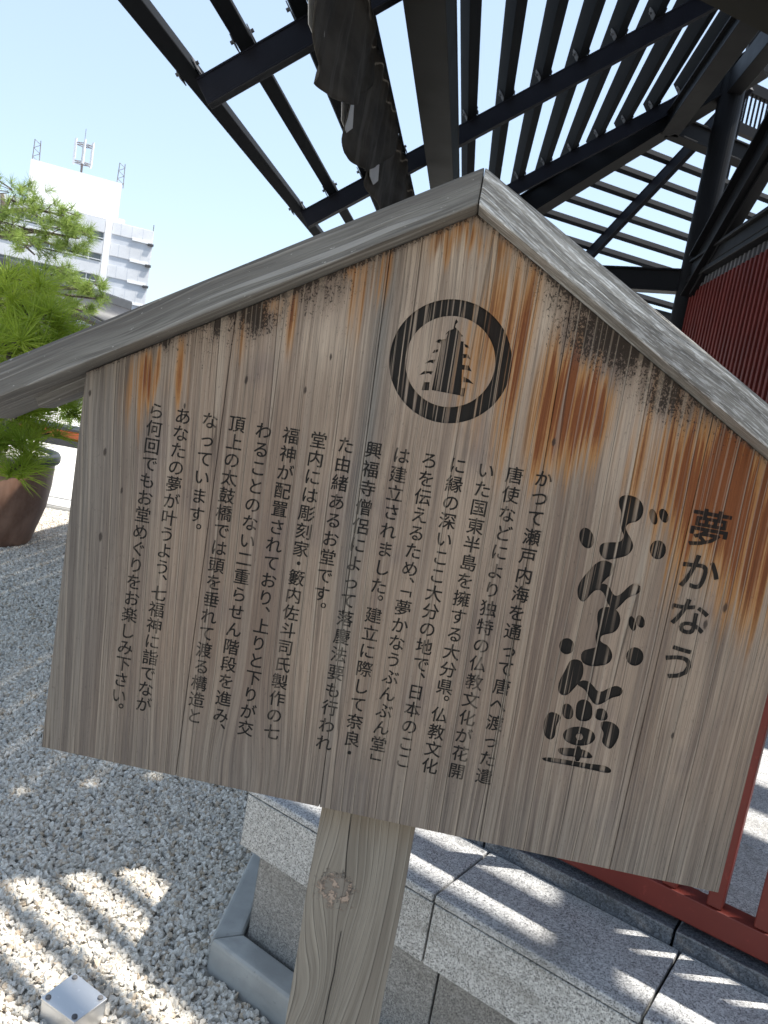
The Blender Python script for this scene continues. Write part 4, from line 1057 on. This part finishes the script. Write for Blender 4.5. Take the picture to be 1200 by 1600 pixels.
def needles(mb_v, mb_f, base, axis, n, ln, spread, w, back=.75):
    axis = Vector(axis).normalized()
    a = axis.orthogonal().normalized(); b = axis.cross(a)
    for _ in range(n):
        th = random.uniform(0, 2 * math.pi); ph = spread * math.sqrt(random.uniform(.02, 1))
        d = (axis * math.cos(ph) + (a * math.cos(th) + b * math.sin(th)) * math.sin(ph)).normalized()
        p0 = base - axis * random.uniform(0, ln * back); L = ln * random.uniform(.7, 1.1)
        d2 = (d + Vector((0, 0, -.10)) * random.uniform(0, 1)).normalized()
        p1 = p0 + d * L * .55; p2 = p1 + d2 * L * .45
        s_ = d.cross(Vector((random.uniform(-1, 1), random.uniform(-1, 1), random.uniform(-1, 1)))).normalized() * w
        k = len(mb_v)
        mb_v += [tuple(p0 - s_), tuple(p0 + s_), tuple(p1 + s_ * .8), tuple(p1 - s_ * .8), tuple(p2)]
        mb_f += [(k, k + 1, k + 2, k + 3), (k + 3, k + 2, k + 4)]
def pine(name, base, trunk_pts, radii, tips, ln, per, w, mat, label, spread=1.15, up=.45, group=None, back=.75):
    t = thing(name, base, label, "pine tree", group)
    mb = MB(); mb.tube(trunk_pts, radii, n=12); mb.build("trunk", BARK.m, t, smooth=True)
    TP = [Vector(p) for p in trunk_pts]
    br = MB(); V = []; F = []
    for (p, r, cnt) in [(a_, b_, c_ if back > .5 else max(4, int(c_ * .9))) for a_, b_, c_ in tips]:          # foliage pads: centre, radius, number of shoots
        p = Vector(p)
        j = min(range(len(TP)), key=lambda q: (TP[q] - p).length + abs(TP[q].z - (p.z - .15)) * 1.5)
        mid = (TP[j] + p) / 2 + Vector((random.uniform(-.05, .05), random.uniform(-.05, .05), .03))
        br.tube([TP[j], mid, p - Vector((0, 0, r * .25))], [.028, .018, .010], n=6)
        for _ in range(cnt):
            o = Vector((random.gauss(0, 1), random.gauss(0, 1), random.gauss(0, .55)))
            o = o.normalized() * r * random.uniform(.2, 1) ** .6; o.z *= .55
            q = p + o
            ax = Vector((o.x / r * .8, o.y / r * .8, up + random.uniform(-.2, .3) + o.z / r * .6))
            needles(V, F, q, ax, per, ln, spread, w, back)
            if random.random() < .6: br.tube([p + o * .2, q], [.006, .003], n=4, caps=False)
    br.build("branch", BARK.m, t, smooth=True)
    mb = MB(); mb.add(V, F); mb.build("needle_foliage", mat, t, kind='stuff')
    return t
def at(px_, py_, dist):
    R = cray(px_, py_); return Vector(CAM_C) + R.normalized() * dist
# front pine: rooted in the brown pot, long shoots reaching towards the notice board
tp = [(-3.44, 4.66, .66), (-3.28, 4.68, .95), (-3.34, 4.6, 1.25), (-3.2, 4.45, 1.5), (-3.3, 4.35, 1.8)]
tips = []
for (a, b, dd, r, cnt) in ((15, 470, 4.3, .20, 9), (60, 500, 4.2, .20, 10), (15, 540, 4.0, .22, 12), (70, 555, 4.1, .20, 11), (110, 530, 4.6, .16, 8), (125, 575, 4.6, .15, 6), (-40, 520, 4.2, .25, 12), (-60, 600, 4.2, .25, 12),
                           (30, 640, 4.5, .20, 12), (90, 630, 4.9, .15, 9), (10, 690, 4.4, .18, 10), (60, 680, 4.6, .14, 8), (125, 610, 5.0, .10, 6), (-40, 700, 4.4, .25, 10), (40, 600, 4.5, .18, 9), (40, 440, 4.6, .16, 9), (5, 600, 4.3, .2, 12), (75, 590, 4.7, .18, 10), (20, 730, 4.3, .12, 6), (95, 575, 5.2, .2, 12), (50, 540, 5.2, .25, 16)):
    tips.append((at(a, b, dd), r, cnt))
pine("pine_tree", (-3.44, 4.66, .70), tp, [.075, .06, .052, .045, .03], tips, .175, 70, .0020, ND1, "bright green long needled pine growing in the front brown planter", spread=1.55, up=.9, back=.22)
bx, by = -5.9, 8.3
tp = [(bx, by, .66), (bx - .1, by - .1, 1.3), (bx + .12, by - .12, 2.0), (bx + .0, by - .1, 2.7), (bx + .1, by, 3.0), (bx + .05, by, 3.2)]
tips = []
for (a, b, r, cnt) in ((25, 300, .40, 26), (70, 330, .38, 26), (100, 355, .36, 26), (20, 350, .42, 26), (55, 385, .35, 20), (115, 385, .26, 18), (10, 420, .4, 22), (-50, 330, .5, 30), (-60, 420, .5, 30),
                       (85, 420, .26, 16), (115, 440, .26, 18), (145, 445, .22, 16), (150, 460, .20, 12), (60, 445, .3, 16), (130, 478, .24, 16), (95, 475, .26, 16), (20, 470, .35, 14), (100, 330, .2, 10), (125, 365, .22, 14)):
    tips.append((at(a, b, 10.1 + random.uniform(-.4, .4)), r, cnt))
pine("pine_tree", (bx, by, .70), tp, [.1, .085, .07, .06, .045, .02], tips, .12, 46, .0024, ND2, "taller lighter green pine behind the front one, against the office building", spread=1.5, up=.5, back=.6)

# ------------------------------------------------------------------ orange-red trough on black stand beyond the pines
TRM = Mat("orange_red_glaze", rough=.4); TRM.color((.50, .085, .02))
c = on_plane(104, 701, (0, 0, 0), (0, 0, 1))
tr = thing("orange_trough", (c.x, c.y, .05), "orange red rectangular trough planter on a black slab beside the pale paving", "planter")
Z0 = .05
mb = MB(); mb.box(c.x - 1.6, c.x + .9, c.y, c.y + .7, .03, .13); mb.build("black_slab", RIMM, tr, bevel=.01)
mb = MB(); mb.box(c.x - 1.3, c.x + .62, c.y + .06, c.y + .62, .131, .27); mb.build("trough_body", TRM.m, tr, bevel=.015)
mb = MB(); mb.box(c.x - 1.36, c.x + .68, c.y + .02, c.y + .66, .271, .31); mb.build("trough_rim", RIMM, tr, bevel=.008)
V = []; F = []
for _ in range(70):
    p = Vector((c.x + random.uniform(-1.2, .6), c.y + random.uniform(.1, .55), .33 + random.uniform(0, .55)))
    needles(V, F, p, (random.uniform(-.6, .6), random.uniform(-.6, .6), .7), 26, .16, 1.3, .004)
mb = MB(); mb.add(V, F); mb.build("trough_shrub", ND2, tr, kind='stuff')

# ------------------------------------------------------------------ tiled roof of an old gate house behind the pines
TILE = Mat("grey_roof_tile", rough=.5); x, y, z = TILE.world(); nt_ = TILE.noise(TILE.vec(x, y, z), 4, 3)
TILE.color(TILE.mix(nt_, (.03, .03, .032), (.075, .075, .08)))
PLAS = concrete("plaster_wall", (.22, .21, .19), .3)
gh = thing("tiled_gatehouse", (-14.5, 20, 0), "old building with a grey tiled gable roof half hidden behind the pines", "building")
R0 = on_plane(10, 425, (0, 20, 0), (0, 1, 0)); R1 = on_plane(168, 506, (0, 20, 0), (0, 1, 0))
zr_, ze_ = R0.z, R1.z; xr_, xe_ = R0.x, R1.x
mb = MB(); mb.box(xr_ * 2 - xe_ + .5, xe_ - .5, 20.6, 27, 0, ze_ - .1); mb.build("wall", PLAS, gh)
for sg in (1, -1):
    base = None
    for k in range(26):
        yy = 20 + .3 * k
        mb = MB(); mb.tube([(xr_, yy, zr_ + .02), (xr_ + sg * (xe_ - xr_), yy, ze_ + .02)], .075, n=8)
        if base is None: base = mb.build("tile_roll", TILE.m, gh, smooth=True)
        else: copy_part(base, gh, (0, .3 * k, 0))
    mb = MB(); mb.bar((xr_, 23.8, zr_ - .06), (xr_ + sg * (xe_ - xr_), 23.8, ze_ - .06), 8.0, .1); mb.build("roof_slope", TILE.m, gh)
    mb = MB(); mb.bar((xr_, 19.95, zr_ - .12), (xr_ + sg * (xe_ - xr_), 19.95, ze_ - .12), .12, .22); mb.build("barge_board", Mat("dark_timber").color((.05, .035, .028)).m, gh)
mb = MB(); mb.box(xr_ - .18, xr_ + .18, 19.8, 27.8, zr_ + .0, zr_ + .35); mb.build("ridge", TILE.m, gh, bevel=.05)

# ------------------------------------------------------------------ office building with a white roof screen and aerials
WHT = Mat("white_enamel_panel", rough=.4); WHT.color((.86, .86, .86))
WL1 = concrete("pale_grey_cladding", (.80, .81, .83), .02)
WL2 = concrete("mid_grey_band", (.64, .67, .72), .02)
GLS = Mat("office_window_glass", rough=.12, spec=.6); GLS.color((.10, .115, .12))
MET = steel("aerial_metal", (.20, .17, .16), .5)
ob = thing("office_building", (-42, 87, 0), "tall pale office building with grey bands and a blank white screen on its roof", "building")
FO = Vector((-37.3, 86.4, 0)); FT = Vector((math.sin(rad(57)), math.cos(rad(57)), 0)); FN = Vector((FT.y, -FT.x, 0))   # face direction, outward normal
def fsz(px_, py_, off=0):
    p = on_plane(px_, py_, FO + FN * off, FN); return (p - FO).dot(FT), p.z
def fbox(name, s0, s1, z0, z1, d0, d1, mat, par=None, bevel=.0):
    """box on the facade: along, height, depth out of the wall"""
    mb = MB(); P = []
    for z in (z0, z1):
        for (s, dd) in ((s0, d1), (s1, d1), (s1, d0), (s0, d0)):
            q = FO + FT * s + FN * dd; P.append((q.x, q.y, z))
    mb.hexa(P); return mb.build(name, mat, par or ob, bevel=bevel)
zt = fsz(242, 362)[1]
fbox("wall", -24, 0, 0, zt, -14, 0, WL1)
s1, z1 = fsz(192.5, 284); s2, z2 = fsz(49, 248); _, z3 = fsz(187, 349)
bb = fbox("roof_screen", s2, s1, zt + .15, (z1 + z2) / 2, -1.2, -.6, WHT.m)
sA = fsz(172, 350)[0]
fbox("corner_pilaster", sA - .45, sA + .25, 0, zt - .05, 0, .22, WHT.m)
pitch = None
zrow = [fsz(243, y_)[1] for y_ in (362, 394, 428, 462)]
FH = (zrow[0] - zrow[3]) / 3
for fl in range(6):
    zt_ = zt - FH * fl
    fbox("spandrel_panel", sA + .3, -.15, zt_ - FH * .58, zt_ - .05, 0, .12, WL1)
    for q_ in (.25, .5, .75):
        fbox("panel_seam", sA * q_ - .03, sA * q_ + .03, zt_ - FH * .58, zt_ - .05, .12, .125, WL2)
    fbox("recess_band", sA + .3, -.15, zt_ - FH * .98, zt_ - FH * .60, -.02, .03, WL2)
    fbox("bright_ledge", sA * .48, -.25, zt_ - FH * .66, zt_ - FH * .56, .12, .20, WHT.m)
    fbox("vent_box", -.55, .05, zt_ - FH * .74, zt_ - FH * .63, .03, .35, Mat("dark_vent").color((.05, .05, .055)).m)
    fbox("spandrel_panel", -23, sA - .5, zt_ - FH * .62, zt_ - .05, 0, .28, WL1)
    for k in range(6):
        sb = sA - .55 - 2.6 * k
        w = fbox("window", sb - 2.5, sb, zt_ - FH * .99, zt_ - FH * .64, -.06, .02, GLS.m)
        fbox("window_frame", sb - 1.28, sb - 1.20, zt_ - FH * .99, zt_ - FH * .64, .02, .06, WHT.m, w)
        fbox("balcony_rail", sb - 2.5, sb, zt_ - FH * .93, zt_ - FH * .90, .3, .36, WHT.m, w)
# aerials
def aerial(px0, py0, px1, py1, off, kind):
    a = on_plane(px0, py0, FO + FN * off, FN); b = on_plane(px1, py1, FO + FN * off, FN)
    a = Vector((a.x, a.y, a.z - .6)); b = Vector((a.x, a.y, b.z))
    if kind == 'mast':
        mb = MB(); mb.tube([a, b], .12, n=8); m = mb.build("antenna_mast", MET, ob)
        zc = b.z - 1.2
        for hz in (zc - 1.0, zc + .9):
            mb = MB(); R = .95; ring = [Vector((a.x + R * math.cos(q), a.y + R * math.sin(q), hz)) for q in [2 * math.pi * i / 6 for i in range(7)]]
            for i in range(6): mb.tube([ring[i], ring[i + 1]], .05, n=5)
            for i in range(6): mb.tube([ring[i], Vector((a.x, a.y, hz))], .04, n=5)
            mb.build("antenna_ring", MET, m)
        for i in range(6):
            q = 2 * math.pi * i / 6
            p = Vector((a.x + 1.0 * math.cos(q), a.y + 1.0 * math.sin(q), 0))
            mb = MB(); mb.box(p.x - .09, p.x + .09, p.y - .09, p.y + .09, zc - 1.2, zc + 1.3); mb.build("antenna_panel", WL1, m)
        mb = MB(); mb.tube([b, b + Vector((0, 0, 1.4))], .03, n=5); mb.build("lightning_rod", MET, m)
    else:
        mb = MB(); w = .35
        for dx_ in (-w, w):
            mb.tube([a + FT * dx_, b + FT * dx_ * .8], .045, n=5)
        for i in range(6):
            z0 = a.z + (b.z - a.z) * i / 6; z1_ = a.z + (b.z - a.z) * (i + 1) / 6
            q0 = Vector((a.x, a.y, z0)); q1 = Vector((a.x, a.y, z1_))
            mb.tube([q0 + FT * w * (1 if i % 2 else -1), q1 - FT * w * (1 if i % 2 else -1) * .9], .03, n=4)
        mb.build("lattice_aerial", MET, ob)
aerial(127, 268, 131, 222, -3.2, 'mast'); aerial(56, 250, 57, 218, -.9, 'lat'); aerial(188, 284, 190, 255, -.9, 'lat')
fbox("roof_dish", sA + .9, sA + 1.6, zt, zt + .55, -1.4, -.8, WHT.m, bevel=.15)
mb = MB(); q = FO + FT * -.1 + FN * -.2; mb.tube([(q.x, q.y, zt), (q.x, q.y, zt + .7)], .05, n=5); mb.build("roof_pole", MET, ob)

# distant tree line and low town behind the plaza
TREEM = needle_mat("distant_foliage", (.04, .075, .018), (.07, .11, .03), (.10, .13, .04))
for i, (tx, ty, hh) in enumerate(((-17.5, 30, 3.2), (-13.6, 31, 2.6), (-20.8, 32, 3.6), (-24, 33, 3.4))):
    t = thing("shade_tree", (tx, ty, 0), ["round green tree right behind the gatehouse", "low green tree nearest the notice board beyond the plaza", "darker tree left of the gatehouse ridge", "leftmost tree beyond the plaza"][i], "tree", "trees beyond the plaza")
    mb = MB(); mb.tube([(tx, ty, 0), (tx + .1, ty, hh * .45), (tx, ty, hh * .75)], [.2, .14, .07], n=8); mb.build("trunk", BARK.m, t)
    V = []; F = []
    for _ in range(900):
        o = Vector((random.gauss(0, 1), random.gauss(0, 1), random.gauss(0, .8))).normalized() * random.uniform(.35, 1) * hh * .42
        p = Vector((tx, ty, hh * .68)) + o * (1 + .25 * math.sin(o.x * 4) * math.cos(o.y * 3 + o.z * 4))
        a = Vector((random.gauss(0, 1), random.gauss(0, 1), random.gauss(0, 1))).normalized() * .13; b = a.orthogonal().normalized() * .08
        k = len(V); V += [tuple(p - a), tuple(p + b), tuple(p + a), tuple(p - b)]; F.append((k, k + 1, k + 2, k + 3))
    mb = MB(); mb.add(V, F); mb.build("crown", TREEM, t, kind='stuff')
